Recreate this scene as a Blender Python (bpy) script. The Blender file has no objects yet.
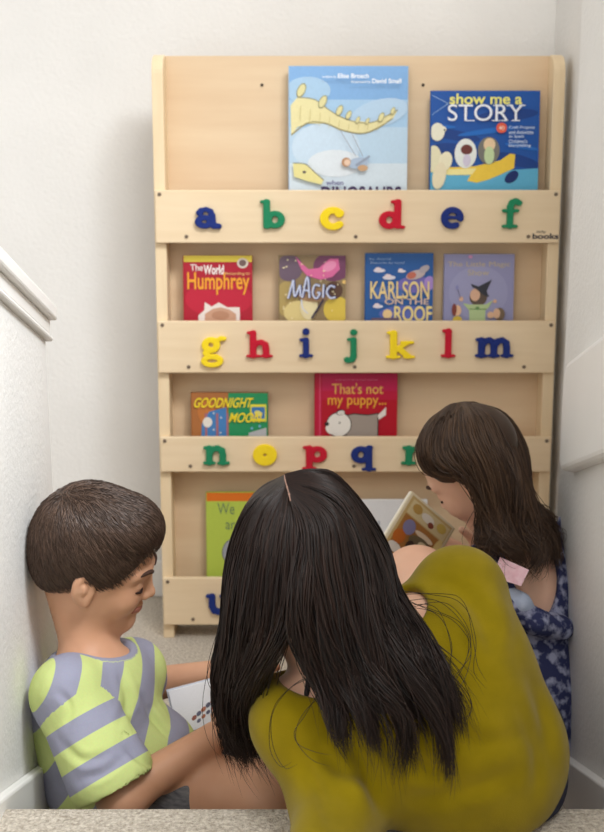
import bpy, bmesh, math, random
import numpy as np
from mathutils import Vector, Matrix
random.seed(7)
rng = np.random.default_rng(11)
sc = bpy.context.scene
COL = sc.collection

# ------------------------------------------------------------------ camera
F_PX, TH = 1155.0, math.radians(12.5)
CAM_Z = 0.9556
UP = np.array([0, math.sin(TH), math.cos(TH)])
FW = np.array([0, math.cos(TH), -math.sin(TH)])
CAM = np.array([0, 0, CAM_Z])


def P(px, py, z):
    """point at camera depth z metres seen at pixel px, py"""
    return CAM + FW * z + np.array([1.0, 0, 0]) * ((px - 302) / F_PX * z) + UP * ((416 - py) / F_PX * z)


cd = bpy.data.cameras.new('camera')
cam = bpy.data.objects.new('camera', cd)
COL.objects.link(cam)
cam.location = CAM
cam.rotation_euler = (math.pi / 2 - TH, 0, 0)
cd.sensor_width = 36
cd.lens = F_PX / 832 * 36
cd.clip_start = 0.02
cd.dof.use_dof = True
cd.dof.focus_distance = 1.5
cd.dof.aperture_fstop = 6.3
sc.camera = cam
sc.view_settings.view_transform = 'Standard'
sc.view_settings.look = 'None'
sc.view_settings.gamma = 1
sc.view_settings.use_curve_mapping = False
sc.view_settings.exposure = 0.08


# ------------------------------------------------------------------ materials
def lin(r, g, b):
    def f(c):
        c /= 255.0
        return c / 12.92 if c <= 0.04045 else ((c + 0.055) / 1.055) ** 2.4
    return (f(r), f(g), f(b), 1)


def new_mat(name, rough=0.6, spec=0.3):
    m = bpy.data.materials.new(name)
    m.use_nodes = True
    b = m.node_tree.nodes['Principled BSDF']
    b.inputs['Roughness'].default_value = rough
    b.inputs['Specular IOR Level'].default_value = spec
    return m, m.node_tree.nodes, m.node_tree.links, b


_flat = {}


def flat(rgb, rough=0.5, spec=0.3):
    key = (tuple(rgb), rough)
    if key not in _flat:
        m, n, l, b = new_mat('paint_%d_%d_%d' % tuple(rgb), rough, spec)
        t = n.new('ShaderNodeTexNoise')
        t.inputs['Scale'].default_value = 60
        mx = n.new('ShaderNodeMix')
        mx.data_type = 'RGBA'
        c = lin(*rgb)
        mx.inputs['A'].default_value = c
        mx.inputs['B'].default_value = tuple(min(1, v * 0.88) for v in c[:3]) + (1,)
        l.new(t.outputs['Fac'], mx.inputs['Factor'])
        l.new(mx.outputs['Result'], b.inputs['Base Color'])
        _flat[key] = m
    return _flat[key]


def noise_mat(name, c1, c2, scale, rough=0.8, bump=0.0, bscale=None, detail=4, dist=0.002, stretch=None, spec=0.25):
    m, n, l, b = new_mat(name, rough, spec)
    tc = n.new('ShaderNodeTexCoord')
    src = tc.outputs['Object']
    if stretch:
        mp = n.new('ShaderNodeMapping')
        mp.inputs['Scale'].default_value = stretch
        l.new(src, mp.inputs['Vector'])
        src = mp.outputs['Vector']
    t = n.new('ShaderNodeTexNoise')
    t.inputs['Scale'].default_value = scale
    t.inputs['Detail'].default_value = detail
    l.new(src, t.inputs['Vector'])
    r = n.new('ShaderNodeValToRGB')
    r.color_ramp.elements[0].position = 0.3
    r.color_ramp.elements[1].position = 0.7
    r.color_ramp.elements[0].color = lin(*c1)
    r.color_ramp.elements[1].color = lin(*c2)
    l.new(t.outputs['Fac'], r.inputs['Fac'])
    l.new(r.outputs['Color'], b.inputs['Base Color'])
    if bump:
        t2 = n.new('ShaderNodeTexNoise')
        t2.inputs['Scale'].default_value = bscale or scale
        t2.inputs['Detail'].default_value = 3
        l.new(src if not stretch else tc.outputs['Object'], t2.inputs['Vector'])
        bp = n.new('ShaderNodeBump')
        bp.inputs['Strength'].default_value = bump
        bp.inputs['Distance'].default_value = dist
        l.new(t2.outputs['Fac'], bp.inputs['Height'])
        l.new(bp.outputs['Normal'], b.inputs['Normal'])
    return m


M_WALL = noise_mat('wall_paint', (229, 227, 223), (234, 232, 228), 6, 0.75, 0.35, 130, dist=0.0035)
M_TRIM = noise_mat('white_trim', (236, 234, 230), (241, 239, 235), 5, 0.45, 0.05, 60)
M_CARPET = noise_mat('carpet', (172, 161, 146), (226, 217, 203), 210, 0.95, 1.0, 240, detail=5, dist=0.006, spec=0.05)
M_WOOD = noise_mat('maple', (229, 205, 169), (236, 214, 180), 9, 0.42, 0.04, 300, detail=5, stretch=(0.6, 6, 7), spec=0.3)
M_WOODV = noise_mat('maple_upright', (229, 205, 167), (237, 215, 179), 9, 0.42, 0.04, 300, detail=5, stretch=(7, 6, 0.6), spec=0.3)
M_PANEL = noise_mat('maple_panel', (219, 190, 155), (228, 203, 169), 4, 0.5, 0.04, 300, detail=5, stretch=(0.8, 6, 7), spec=0.25)
M_SCREW = flat((128, 112, 96), 0.35)
M_HOLE = flat((70, 60, 52), 0.8)


def skin_mat(name, c1, c2):
    m = noise_mat(name, c1, c2, 14, 0.5, 0.06, 500, detail=3, dist=0.0006, spec=0.35)
    b = m.node_tree.nodes['Principled BSDF']
    b.inputs['Subsurface Weight'].default_value = 0.12
    b.inputs['Subsurface Radius'].default_value = (0.012, 0.005, 0.003)
    b.inputs['Subsurface Scale'].default_value = 0.6
    return m


def hair_mat(name, dark, light, rough=0.34):
    m, n, l, b = new_mat(name, rough, 0.35)
    at = n.new('ShaderNodeAttribute')
    at.attribute_name = 'tint'
    mx = n.new('ShaderNodeMix')
    mx.data_type = 'RGBA'
    mx.inputs['A'].default_value = lin(*dark)
    mx.inputs['B'].default_value = lin(*light)
    l.new(at.outputs['Fac'], mx.inputs['Factor'])
    l.new(mx.outputs['Result'], b.inputs['Base Color'])
    return m


# ------------------------------------------------------------------ mesh helpers
def tag(o, label=None, cat=None, group=None, kind=None):
    if label: o['label'] = label
    if cat: o['category'] = cat
    if group: o['group'] = group
    if kind: o['kind'] = kind
    return o


def empty(name, loc=(0, 0, 0), rot=(0, 0, 0)):
    o = bpy.data.objects.new(name, None)
    COL.objects.link(o)
    o.location = loc
    o.rotation_euler = rot
    o.empty_display_size = 0.05
    return o


def link(name, me, mats, parent=None):
    o = bpy.data.objects.new(name, me)
    COL.objects.link(o)
    if not isinstance(mats, (list, tuple)): mats = [mats]
    for m in mats: me.materials.append(m)
    if parent: o.parent = parent
    return o


def bm_obj(name, bm, mats, parent=None, smooth=False, bevel=0.0, seg=2):
    me = bpy.data.meshes.new(name)
    if smooth:
        for f in bm.faces: f.smooth = True
    bm.normal_update()
    bm.to_mesh(me)
    bm.free()
    o = link(name, me, mats, parent)
    if bevel:
        md = o.modifiers.new('bevel', 'BEVEL')
        md.width = bevel
        md.segments = seg
        md.limit_method = 'ANGLE'
    return o


def bm_box(bm, lo, hi, mi=0):
    vs = [bm.verts.new((x, y, z)) for x in (lo[0], hi[0]) for y in (lo[1], hi[1]) for z in (lo[2], hi[2])]
    for q in ((0, 1, 3, 2), (4, 6, 7, 5), (0, 4, 5, 1), (2, 3, 7, 6), (0, 2, 6, 4), (1, 5, 7, 3)):
        f = bm.faces.new([vs[i] for i in q])
        f.material_index = mi
    return vs


def box(name, lo, hi, mat, parent=None, bevel=0.0):
    bm = bmesh.new()
    bm_box(bm, lo, hi)
    bmesh.ops.recalc_face_normals(bm, faces=bm.faces)
    return bm_obj(name, bm, mat, parent, bevel=bevel)


def prism(name, pts, vec, mat, parent=None, bevel=0.0, seg=2):
    """polygon (list of 3-D points) swept by vec"""
    bm = bmesh.new()
    a = [bm.verts.new(tuple(p)) for p in pts]
    b = [bm.verts.new(tuple(np.array(p) + np.array(vec))) for p in pts]
    bm.faces.new(a)
    bm.faces.new(b[::-1])
    n = len(pts)
    for i in range(n): bm.faces.new((a[i], b[i], b[(i + 1) % n], a[(i + 1) % n]))
    bmesh.ops.recalc_face_normals(bm, faces=bm.faces)
    return bm_obj(name, bm, mat, parent, bevel=bevel, seg=seg)


def np_mesh(name, V, faces_list, attr=None):
    """V (N,3); faces_list: list of int arrays (M,k)"""
    me = bpy.data.meshes.new(name)
    V = np.ascontiguousarray(V, dtype=np.float32)
    me.vertices.add(len(V))
    me.vertices.foreach_set('co', V.ravel())
    loops = np.concatenate([f.ravel() for f in faces_list]).astype(np.int32)
    tot = np.concatenate([np.full(len(f), f.shape[1], np.int32) for f in faces_list])
    start = np.concatenate([[0], np.cumsum(tot)[:-1]]).astype(np.int32)
    me.loops.add(len(loops))
    me.loops.foreach_set('vertex_index', loops)
    me.polygons.add(len(tot))
    me.polygons.foreach_set('loop_start', start)
    me.polygons.foreach_set('loop_total', tot)
    me.polygons.foreach_set('use_smooth', np.ones(len(tot), dtype=bool))
    me.update(calc_edges=True)
    for k, v in (attr or {}).items():
        a = me.attributes.new(k, 'FLOAT', 'POINT')
        a.data.foreach_set('value', np.ascontiguousarray(v, dtype=np.float32))
    me.validate()
    return me


# ------------------------------------------------------------------ implicit surfaces
def nrm(v):
    v = np.asarray(v, float)
    return v / np.linalg.norm(v)


class Cap:
    def __init__(s, a, b, ra, rb, k=0.02, op='u'):
        s.a, s.b, s.ra, s.rb, s.k, s.op = np.asarray(a, float), np.asarray(b, float), ra, rb, k, op

    def bb(s):
        return np.minimum(s.a - s.ra, s.b - s.rb), np.maximum(s.a + s.ra, s.b + s.rb)

    def d(s, X, Y, Z):
        ab = s.b - s.a
        L = max(ab @ ab, 1e-9)
        t = np.clip(((X - s.a[0]) * ab[0] + (Y - s.a[1]) * ab[1] + (Z - s.a[2]) * ab[2]) / L, 0, 1)
        return np.sqrt((X - s.a[0] - t * ab[0]) ** 2 + (Y - s.a[1] - t * ab[1]) ** 2 + (Z - s.a[2] - t * ab[2]) ** 2) - (s.ra + t * (s.rb - s.ra))

    def grow(s, g):
        return Cap(s.a, s.b, s.ra + g, s.rb + g, s.k, s.op)


class Ell:
    def __init__(s, c, r, axes=None, k=0.02, op='u'):
        s.c, s.r, s.k, s.op = np.asarray(c, float), np.asarray(r, float), k, op
        s.ax = np.eye(3) if axes is None else np.array([nrm(a) for a in axes])

    def bb(s):
        m = max(s.r)
        return s.c - m, s.c + m

    def d(s, X, Y, Z):
        x, y, z = X - s.c[0], Y - s.c[1], Z - s.c[2]
        q = [a[0] * x + a[1] * y + a[2] * z for a in s.ax]
        k0 = np.sqrt(sum((q[i] / s.r[i]) ** 2 for i in range(3)))
        k1 = np.sqrt(sum((q[i] / s.r[i] ** 2) ** 2 for i in range(3))) + 1e-9
        return k0 * (k0 - 1) / k1

    def grow(s, g):
        return Ell(s.c, s.r + g, s.ax, s.k, s.op)


class Half:
    """removes the side the normal points to"""
    def __init__(s, p, n, k=0.004):
        s.n, s.k, s.op = nrm(n), k, 'h'
        s.o = s.n @ np.asarray(p, float)

    def d(s, X, Y, Z):
        return s.n[0] * X + s.n[1] * Y + s.n[2] * Z - s.o

    def grow(s, g):
        return s


class Joint:
    """a sub-list evaluated apart and then smoothly united"""
    def __init__(s, prims, k=0.01, op='u'):
        s.p, s.k, s.op = prims, k, op

    def bb(s):
        bs = [p.bb() for p in s.p if p.op in 'u']
        return np.min([b[0] for b in bs], axis=0), np.max([b[1] for b in bs], axis=0)

    def d(s, X, Y, Z):
        return combine(s.p, X, Y, Z)

    def grow(s, g):
        return Joint([p.grow(g) for p in s.p], s.k, s.op)


def smin(a, b, k):
    h = np.clip(0.5 + 0.5 * (b - a) / k, 0, 1)
    return b + (a - b) * h - k * h * (1 - h)


def combine(prims, X, Y, Z):
    D = np.full(np.broadcast(X, Y, Z).shape, 0.3, np.float32)
    for p in prims:
        q = p.d(X, Y, Z)
        if p.op == 'u': D = smin(D, q, p.k)
        elif p.op == 's': D = -smin(-D, q, p.k)
        else: D = -smin(-D, -q, p.k)
    return D


def field(prims, lo, hi, h):
    ax = [np.arange(lo[i], hi[i] + h, h, dtype=np.float32) for i in range(3)]
    D = np.full([len(a) for a in ax], 0.3, np.float32)
    for p in prims:
        if p.op == 'h':
            sl = [slice(0, len(a)) for a in ax]
        else:
            b0, b1 = p.bb()
            pad = p.k + 3 * h + 0.012
            sl = []
            for i in range(3):
                i0 = max(0, int((b0[i] - pad - lo[i]) / h))
                i1 = min(len(ax[i]), int((b1[i] + pad - lo[i]) / h) + 2)
                sl.append(slice(i0, max(i0, i1)))
        if any(s.stop <= s.start for s in sl): continue
        X, Y, Z = ax[0][sl[0]][:, None, None], ax[1][sl[1]][None, :, None], ax[2][sl[2]][None, None, :]
        q = p.d(X, Y, Z).astype(np.float32)
        s = tuple(sl)
        if p.op == 'u': D[s] = smin(D[s], q, p.k)
        elif p.op == 's': D[s] = -smin(-D[s], q, p.k)
        else: D[s] = -smin(-D[s], -q, p.k)
    return D, ax


def surface_nets(D, ax, h):
    lo = np.array([a[0] for a in ax])
    S = D < 0
    n = np.array(D.shape) - 1
    cnt = np.zeros(n, np.int8)
    offs = [(i, j, k) for i in (0, 1) for j in (0, 1) for k in (0, 1)]
    for (i, j, k) in offs:
        cnt += S[i:i + n[0], j:j + n[1], k:k + n[2]]
    cells = np.argwhere((cnt > 0) & (cnt < 8))
    idx = np.full(n, -1, np.int32)
    idx[tuple(cells.T)] = np.arange(len(cells))
    val = np.stack([D[cells[:, 0] + i, cells[:, 1] + j, cells[:, 2] + k] for (i, j, k) in offs], 1)
    acc = np.zeros((len(cells), 3))
    c = np.zeros(len(cells))
    for a in range(8):
        for b in range(a + 1, 8):
            df = np.array(offs[b]) - np.array(offs[a])
            if np.abs(df).sum() != 1: continue
            m = (val[:, a] < 0) != (val[:, b] < 0)
            t = np.where(m, val[:, a] / np.where(m, val[:, a] - val[:, b], 1), 0)
            acc += np.where(m[:, None], np.array(offs[a]) + t[:, None] * df, 0)
            c += m
    V = lo + (cells + acc / c[:, None]) * h
    quads = []
    for axis in range(3):
        s0 = [slice(None)] * 3
        s1 = [slice(None)] * 3
        s0[axis] = slice(0, -1)
        s1[axis] = slice(1, None)
        cr = S[tuple(s0)] != S[tuple(s1)]
        e = np.argwhere(cr)
        o = [i for i in range(3) if i != axis]
        ok = (e[:, o[0]] > 0) & (e[:, o[1]] > 0) & (e[:, o[0]] < n[o[0]]) & (e[:, o[1]] < n[o[1]])
        e = e[ok]
        ins = S[tuple(e.T)]

        def cell(d0, d1):
            q = e.copy()
            q[:, o[0]] += d0
            q[:, o[1]] += d1
            return idx[tuple(q.T)]
        q = np.stack([cell(-1, -1), cell(0, -1), cell(0, 0), cell(-1, 0)], 1)
        flip = ins if axis != 1 else ~ins
        q[~flip] = q[~flip][:, ::-1]
        quads.append(q)
    return V, np.concatenate(quads)


def implicit(prims, h, pad=0.02, lo=None, hi=None, relax=1):
    bs = [p.bb() for p in prims if p.op == 'u']
    l = np.min([b[0] for b in bs], axis=0) - pad
    u = np.max([b[1] for b in bs], axis=0) + pad
    D, ax = field(prims, l, u, h)
    V, Q = surface_nets(D, ax, h)
    for _ in range(relax):
        A = np.zeros_like(V)
        c = np.zeros(len(V))
        for a, b in ((0, 1), (1, 2), (2, 3), (3, 0)):
            np.add.at(A, Q[:, a], V[Q[:, b]])
            np.add.at(A, Q[:, b], V[Q[:, a]])
            np.add.at(c, Q[:, a], 1)
            np.add.at(c, Q[:, b], 1)
        V = 0.5 * V + 0.5 * A / np.maximum(c, 1)[:, None]
    return V, Q


def vnormals(V, Q):
    n = np.cross(V[Q[:, 2]] - V[Q[:, 0]], V[Q[:, 3]] - V[Q[:, 1]])
    N = np.zeros_like(V)
    for i in range(4): np.add.at(N, Q[:, i], n)
    return N / (np.linalg.norm(N, axis=1, keepdims=True) + 1e-12)


def wrinkle(V, Q, lines, rough=0.0):
    """creases of the cloth: (points, half width, depth); only on the side of the cloth they are drawn on"""
    N = vnormals(V, Q)
    d0 = V - CAM
    z = d0 @ FW
    px, py = 302 + F_PX * d0[:, 0] / z, 416 - F_PX * (d0 @ UP) / z
    face = np.clip(-(N * d0).sum(1) / np.linalg.norm(d0, axis=1) * 1.6, 0, 1)
    D = np.zeros(len(V))
    for pts, wd, amp in lines:
        c = catmull(np.array(pts, float), 24)
        best = np.full(len(V), 1e9)
        tt = np.zeros(len(V))
        for i in range(23):
            ab = c[i + 1] - c[i]
            t = np.clip(((px - c[i, 0]) * ab[0] + (py - c[i, 1]) * ab[1]) / (ab @ ab + 1e-9), 0, 1)
            q = np.hypot(px - c[i, 0] - t * ab[0], py - c[i, 1] - t * ab[1])
            tt = np.where(q < best, (i + t) / 23, tt)
            best = np.minimum(best, q)
        r = best * z / F_PX / wd
        D += amp * np.exp(-r * r) * np.sin(np.clip(tt, .02, .98) * math.pi) ** .6 - .45 * amp * np.exp(-(r - 1.9) ** 2) * np.sin(np.clip(tt, .02, .98) * math.pi)
    if rough:
        for k in range(5):
            kv = rng.normal(0, 1, 3) * 45
            D += rough * np.sin(V @ kv + k) / 2.2
    return V - N * (D * face)[:, None]


def implicit_obj(name, prims, h, mats, parent=None, relax=1, attr=None, post=None):
    V, Q = implicit(prims, h, relax=relax)
    if post: V = wrinkle(V, Q, *post)
    at = {k: f(V) for k, f in (attr or {}).items()}
    return link(name, np_mesh(name, V, [Q], at), mats, parent)


# ------------------------------------------------------------------ hair
def tubes(S, rad, tint):
    """S (N,M,3) strands, rad (N,M), tint (N,) -> verts, quads, tint per vertex"""
    N, M, _ = S.shape
    T = np.gradient(S, axis=1)
    T /= np.linalg.norm(T, axis=2, keepdims=True) + 1e-9
    ref = np.array([0.31, 0.87, 0.38])
    A = np.cross(T, ref)
    A /= np.linalg.norm(A, axis=2, keepdims=True) + 1e-9
    B = np.cross(T, A)
    ring = []
    for i in range(3):
        an = 2 * math.pi * i / 3
        ring.append(S + rad[..., None] * (A * math.cos(an) + B * math.sin(an)))
    V = np.stack(ring, 2).reshape(-1, 3)
    base = (np.arange(N)[:, None, None] * M + np.arange(M - 1)[None, :, None]) * 3
    i = np.arange(3)[None, None, :]
    j = (i + 1) % 3
    Q = np.stack([base + i, base + j, base + 3 + j, base + 3 + i], -1).reshape(-1, 4)
    return V, Q, np.repeat(tint, M * 3)


def catmull(pts, n):
    pts = np.asarray(pts, float)
    p = np.vstack([2 * pts[0] - pts[1], pts, 2 * pts[-1] - pts[-2]])
    t = np.linspace(0, len(pts) - 1 - 1e-6, n)
    i = t.astype(int)
    u = (t - i)[:, None]
    a, b, c, d = p[i], p[i + 1], p[i + 2], p[i + 3]
    return 0.5 * (2 * b + (c - a) * u + (2 * a - 5 * b + 4 * c - d) * u ** 2 + (3 * b - a - 3 * c + d) * u ** 3)


class Sheet:
    """a lock of hair: guides side by side, each from root to tip"""
    def __init__(s, guides, n=28):
        s.n = n
        s.G = np.stack([catmull(g, n) for g in guides])

    def at(s, u):
        m = len(s.G)
        return np.stack([catmull(s.G[:, j], 2) if False else _interp(s.G[:, j], u) for j in range(s.n)], 1)


def _interp(g, u):
    m = len(g)
    p = np.vstack([2 * g[0] - g[1], g, 2 * g[-1] - g[-2]])
    t = np.clip(u, 0, 1) * (m - 1 - 1e-6)
    i = t.astype(int)
    w = (t - i)[:, None]
    a, b, c, d = p[i], p[i + 1], p[i + 2], p[i + 3]
    return 0.5 * (2 * b + (c - a) * w + (2 * a - 5 * b + 4 * c - d) * w ** 2 + (3 * b - a - 3 * c + d) * w ** 3)


def sheet_core(sh, inward, thick=0.008, nu=36):
    """a thick skin under the strands, towards the point inward"""
    S = sh.at(np.linspace(0, 1, nu))
    cut = int(sh.n * 0.80)
    S = S[:, :cut]
    du = np.gradient(S, axis=0)
    dv = np.gradient(S, axis=1)
    N = np.cross(du, dv)
    N /= np.linalg.norm(N, axis=2, keepdims=True) + 1e-9
    sgn = np.sign(((inward - S) * N).sum(2).mean())
    N *= sgn
    tap = np.minimum(1, np.linspace(.7, 6, cut))[None, :, None] * np.minimum(1, np.linspace(3.5, 0.3, cut))[None, :, None]
    A = S + N * 0.003
    B = S + N * (0.003 + thick * tap)
    V = np.vstack([A.reshape(-1, 3), B.reshape(-1, 3)])
    k = nu * cut
    i, j = np.meshgrid(np.arange(nu - 1), np.arange(cut - 1), indexing='ij')
    a = (i * cut + j).ravel()
    q = np.stack([a, a + cut, a + cut + 1, a + 1], 1)
    Q = [q, q[:, ::-1] + k]
    for row in (0, nu - 1):
        a = row * cut + np.arange(cut - 1)
        Q.append(np.stack([a, a + 1, a + 1 + k, a + k], 1))
    for c in (0, cut - 1):
        a = np.arange(nu - 1) * cut + c
        Q.append(np.stack([a, a + cut, a + cut + k, a + k], 1))
    return V, np.concatenate(Q)


def sheet_strands(sh, count, rad=0.0011, wave=0.003, inward=None, depth=0.012, freq=2.0, lenvar=0.25, spread=0.02, lock=0.0):
    u = rng.random(count)
    lid = np.zeros(count, int)
    if lock:      # gather the ends into locks
        nl = max(3, int(lock))
        edges = np.sort(np.concatenate([[0, 1], rng.random(nl - 1)]))
        lid = np.clip(np.searchsorted(edges, u) - 1, 0, nl - 1)
        uc = (edges[lid] + edges[lid + 1]) / 2
    S = sh.at(np.clip(u + rng.normal(0, 0.012, count), 0, 1))
    if lock:
        C = sh.at(uc)
        w = (np.linspace(0, 1, sh.n) ** 2.2 * 0.88)[None, :, None]
        S = S * (1 - w) + C * w
    n = sh.n
    t = np.linspace(0, 1, n)
    dv = inward - S
    dv /= np.linalg.norm(dv, axis=2, keepdims=True) + 1e-9
    off = rng.random((count, 1, 1)) * depth - 0.002
    S = S + dv * off * np.minimum(1, t * 5)[None, :, None]
    ph = rng.random((200, 3))[lid] * 6.28 + rng.normal(0, .35 if lock else 3, (count, 3))
    fr = freq * (0.7 + 0.6 * rng.random((200, 1)))[lid] * (1 + rng.normal(0, .04, (count, 1)))
    amp = wave * (0.5 + rng.random((count, 1)))
    wv = np.stack([np.sin(fr * 6.28 * t[None] + ph[:, i:i + 1]) * amp * (t[None] ** 1.2) for i in range(3)], 2)
    S = S + wv
    S += rng.normal(0, 1, (count, 1, 3)) * spread * (t ** 2.5)[None, :, None] * 0.35
    # own length: compress the parameter
    ln = 1 - lenvar * (.55 * rng.random(count) ** 1.5 + .45 * rng.random(200)[lid])
    src = np.clip(t[None] * ln[:, None] * (n - 1), 0, n - 1 - 1e-6)
    i0 = src.astype(int)
    w = (src - i0)[..., None]
    r = np.arange(count)[:, None]
    S = S[r, i0] * (1 - w) + S[r, np.minimum(i0 + 1, n - 1)] * w
    R = rad * (0.7 + 0.6 * rng.random((count, 1))) * np.clip((1 - t ** 3.5) + 0.08, 0, 1)[None]
    return tubes(S, R, rng.random(count))


def poly_strands(curves, rad, n=30):
    S = np.stack([catmull(c, n) for c in curves])
    t = np.linspace(0, 1, n)
    R = rad * np.clip(1 - t ** 6 + 0.15, 0, 1)[None] * np.ones((len(S), 1))
    return tubes(S, R, rng.random(len(S)))


def join_arrays(parts):
    V, Q, T, o = [], [], [], 0
    for v, q, t in parts:
        V.append(v)
        Q.append(q + o)
        T.append(t)
        o += len(v)
    return np.vstack(V), np.vstack(Q), np.concatenate(T)


def hair_obj(parts, mat, parent):
    V, Q, T = join_arrays(parts)
    return link('hair', np_mesh('hair', V, [Q], {'tint': T}), mat, parent)


# ------------------------------------------------------------------ anatomy
class Head:
    def __init__(s, c, fwd, up, sc_=1.0, snub=0.0):
        s.c = np.asarray(c, float)
        s.f = nrm(fwd)
        s.r = nrm(np.cross(s.f, up))
        s.u = np.cross(s.r, s.f)
        s.s = sc_
        s.snub = snub

    def p(s, r, f, u):
        return s.c + s.s * (r * s.r + f * s.f + u * s.u)

    def ax(s):
        return [s.r, s.f, s.u]

    def e(s, c, r, k=0.012, op='u', ax=None):
        return Ell(s.p(*c), np.array(r) * s.s, ax or s.ax(), k * s.s, op)

    def cp(s, a, b, ra, rb, k=0.01, op='u'):
        return Cap(s.p(*a), s.p(*b), ra * s.s, rb * s.s, k * s.s, op)

    def prims(s):
        L = [s.e((0, -.012, .028), (.074, .094, .082), .02),
             s.e((0, .028, -.032), (.059, .060, .078), .035)]
        for q in (-1, 1):
            L += [s.cp((q * .046, .0, -.05), (q * .012, .066, -.092), .019, .016, .03),
                  s.e((q * .034, .060, -.034), (.024, .022, .024), .02),
                  s.cp((q * .013, .083, .020), (q * .044, .066, .020), .007, .007, .014)]
        L += [s.e((0, .074, -.094), (.018, .014, .014), .018)]
        for q in (-1, 1):
            L += [s.e((q * .031, .098, -.002), (.016, .017, .011), .012, 's'),
                  s.e((q * .031, .069, -.003), (.0145, .0145, .0125), .004)]
        L += [s.cp((0, .084, .008), (0, .105 - s.snub, -.026), .0065, .009 - s.snub * .2, .010),
              s.e((0, .107 - s.snub, -.028), (.010 - s.snub * .2, .010 - s.snub * .2, .009), .006)]
        for q in (-1, 1):
            L += [s.e((q * .010, .096 - s.snub * .7, -.033), (.007, .009, .007), .005),
                  s.cp((0, .088, -.0555), (q * .019, .078, -.060), .0062, .0035, .006),
                  s.cp((0, .087, -.067), (q * .017, .077, -.064), .0072, .0035, .006)]
        L += [s.cp((-.018, .092, -.0615), (.018, .092, -.0615), .0018, .0018, .003, 's')]
        for q in (-1, 1):        # ears
            tilt = [nrm(s.r + q * 0.25 * s.f), nrm(s.f - q * 0.25 * s.r + .18 * s.u), s.u - .18 * s.f]
            L += [s.e((q * .076, -.006, -.012), (.009, .019, .031), .006, ax=tilt),
                  s.e((q * .0845, .000, -.005), (.0075, .0115, .021), .004, 's', ax=tilt), s.e((q * .081, -.004, -.010), (.0045, .006, .010), .003, ax=tilt),
                  s.e((q * .074, .002, -.037), (.006, .009, .009), .006)]
        return L

    def hair_region(s, grow=.012):
        return Ell(s.p(0, -.014, .03), (np.array([.075, .096, .084]) + grow) * s.s, s.ax(), .01)

    def loc(s, V):
        d = (V - s.c) / s.s
        return d @ s.r, d @ s.f, d @ s.u

    def face_parts(s, parent, brow_mat, lash_mat, lip_mat):
        for q in (-1, 1):
            pts = catmull([s.p(q * x, y, z) for x, y, z in ((.012, .091, .0185), (.028, .0865, .026), (.048, .068, .021))], 10)
            prim = [Cap(pts[i], pts[i + 1], .0030 * s.s, .0026 * s.s, .003) for i in range(9)]
            implicit_obj('eyebrow', prim, .0016, brow_mat, parent)
            pts = catmull([s.p(q * x, y, z) for x, y, z in ((.018, .0795, -.009), (.031, .0838, -.0125), (.0445, .0755, -.009))], 10)
            prim = [Cap(pts[i], pts[i + 1], .0017 * s.s, .0017 * s.s, .003) for i in range(9)]
            implicit_obj('eyelashes', prim, .0012, lash_mat, parent)
        pts = catmull([s.p(x, y, z) for x, y, z in ((-.019, .0815, -.062), (0, .0925, -.0615), (.019, .0815, -.062))], 10)
        prim = [Ell(pts[i], np.array([.004, .0032, .0055]) * s.s, s.ax(), .004) for i in range(10)]
        implicit_obj('lips', prim, .0014, lip_mat, parent)


def hand(wrist, fwd, palm, thumb, s=1.0, curl=0.5):
    """fwd: towards the fingers, palm: the way the palm faces, thumb: the side the thumb is on"""
    f = nrm(fwd)
    n = nrm(np.asarray(palm) - np.dot(palm, f) * f)
    t = nrm(np.asarray(thumb) - np.dot(thumb, f) * f - np.dot(thumb, n) * n)
    w = np.asarray(wrist, float)
    L = []
    offs = (.027, .010, -.008, -.025)
    lens = (.068, .078, .072, .056)
    for o, ln in zip(offs, lens):
        kn = w + s * (f * (.082 - abs(o - .005) * .25) + t * o)
        L.append(Cap(w + s * (t * o * .55 + f * .008), kn, .0125 * s, .0105 * s, .012 * s))
        p, a = kn, 0.25 * curl
        for j, fr in enumerate((.45, .32, .23)):
            d = f * math.cos(a) + n * math.sin(a)
            q = p + d * ln * fr * s
            L.append(Cap(p, q, (.0088 - .0009 * j) * s, (.0080 - .0010 * j) * s, .003 * s))
            p = q
            a += 0.8 * curl
    p = w + s * (f * .018 + t * .022 + n * .006)
    for ln, dv in ((.036, f * .55 + t * .75 + n * .3), (.030, f * .8 + t * .45 + n * .4), (.024, f * .85 + t * .1 + n * .55)):
        q = p + nrm(dv) * ln * s
        L.append(Cap(p, q, .0115 * s, .0095 * s, .006 * s))
        p = q
    return L


# ================================================================== the setting
YB = 2.45          # back wall
XL, XR = -0.388, 0.412   # faces of the stair walls
YE, YL, YR = 1.61, 1.74, 1.80         # where the stair walls end


def struct(o, label=None):
    o['kind'] = 'structure'
    return o


struct(box('floor', (-2.0, 1.28, -0.05), (1.0, YB + .1, 0.0), M_CARPET))
# carpeted step the woman leans on, with a rounded nosing
st = prism('floor_step', [(XL, 0.15, 0), (XL, 0.15, .16), (XL, 1.318, .16), (XL, 1.318, .118), (XL, 1.296, .105), (XL, 1.296, 0)], (XR - XL, 0, 0), M_CARPET, bevel=.014, seg=4)
struct(st)
struct(box('wall_back', (-2.0, YB, -.05), (1.0, YB + .1, 2.75), M_WALL))
struct(box('wall_landing', (.512, YR - .1, -.05), (.62, YB + .1, 2.3), M_WALL))
# right wall of the stairs, top cut low for lamp light, rounded outer corner
struct(box('wall_right', (XR, -.6, -.05), (XR + .12, YR, 1.6), M_WALL, bevel=.012))


def sl(y):      # height of the stair slope above the landing end
    return (YE - y) * math.tan(math.radians(20.1))


zt = 0.741
Y0 = -.2
struct(prism('wall_left', [(XL, Y0, -.05), (XL, YL, -.05), (XL, YL, zt + sl(YL)), (XL, Y0, zt + sl(Y0))], (-.115, 0, 0), M_WALL, bevel=.01))
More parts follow.
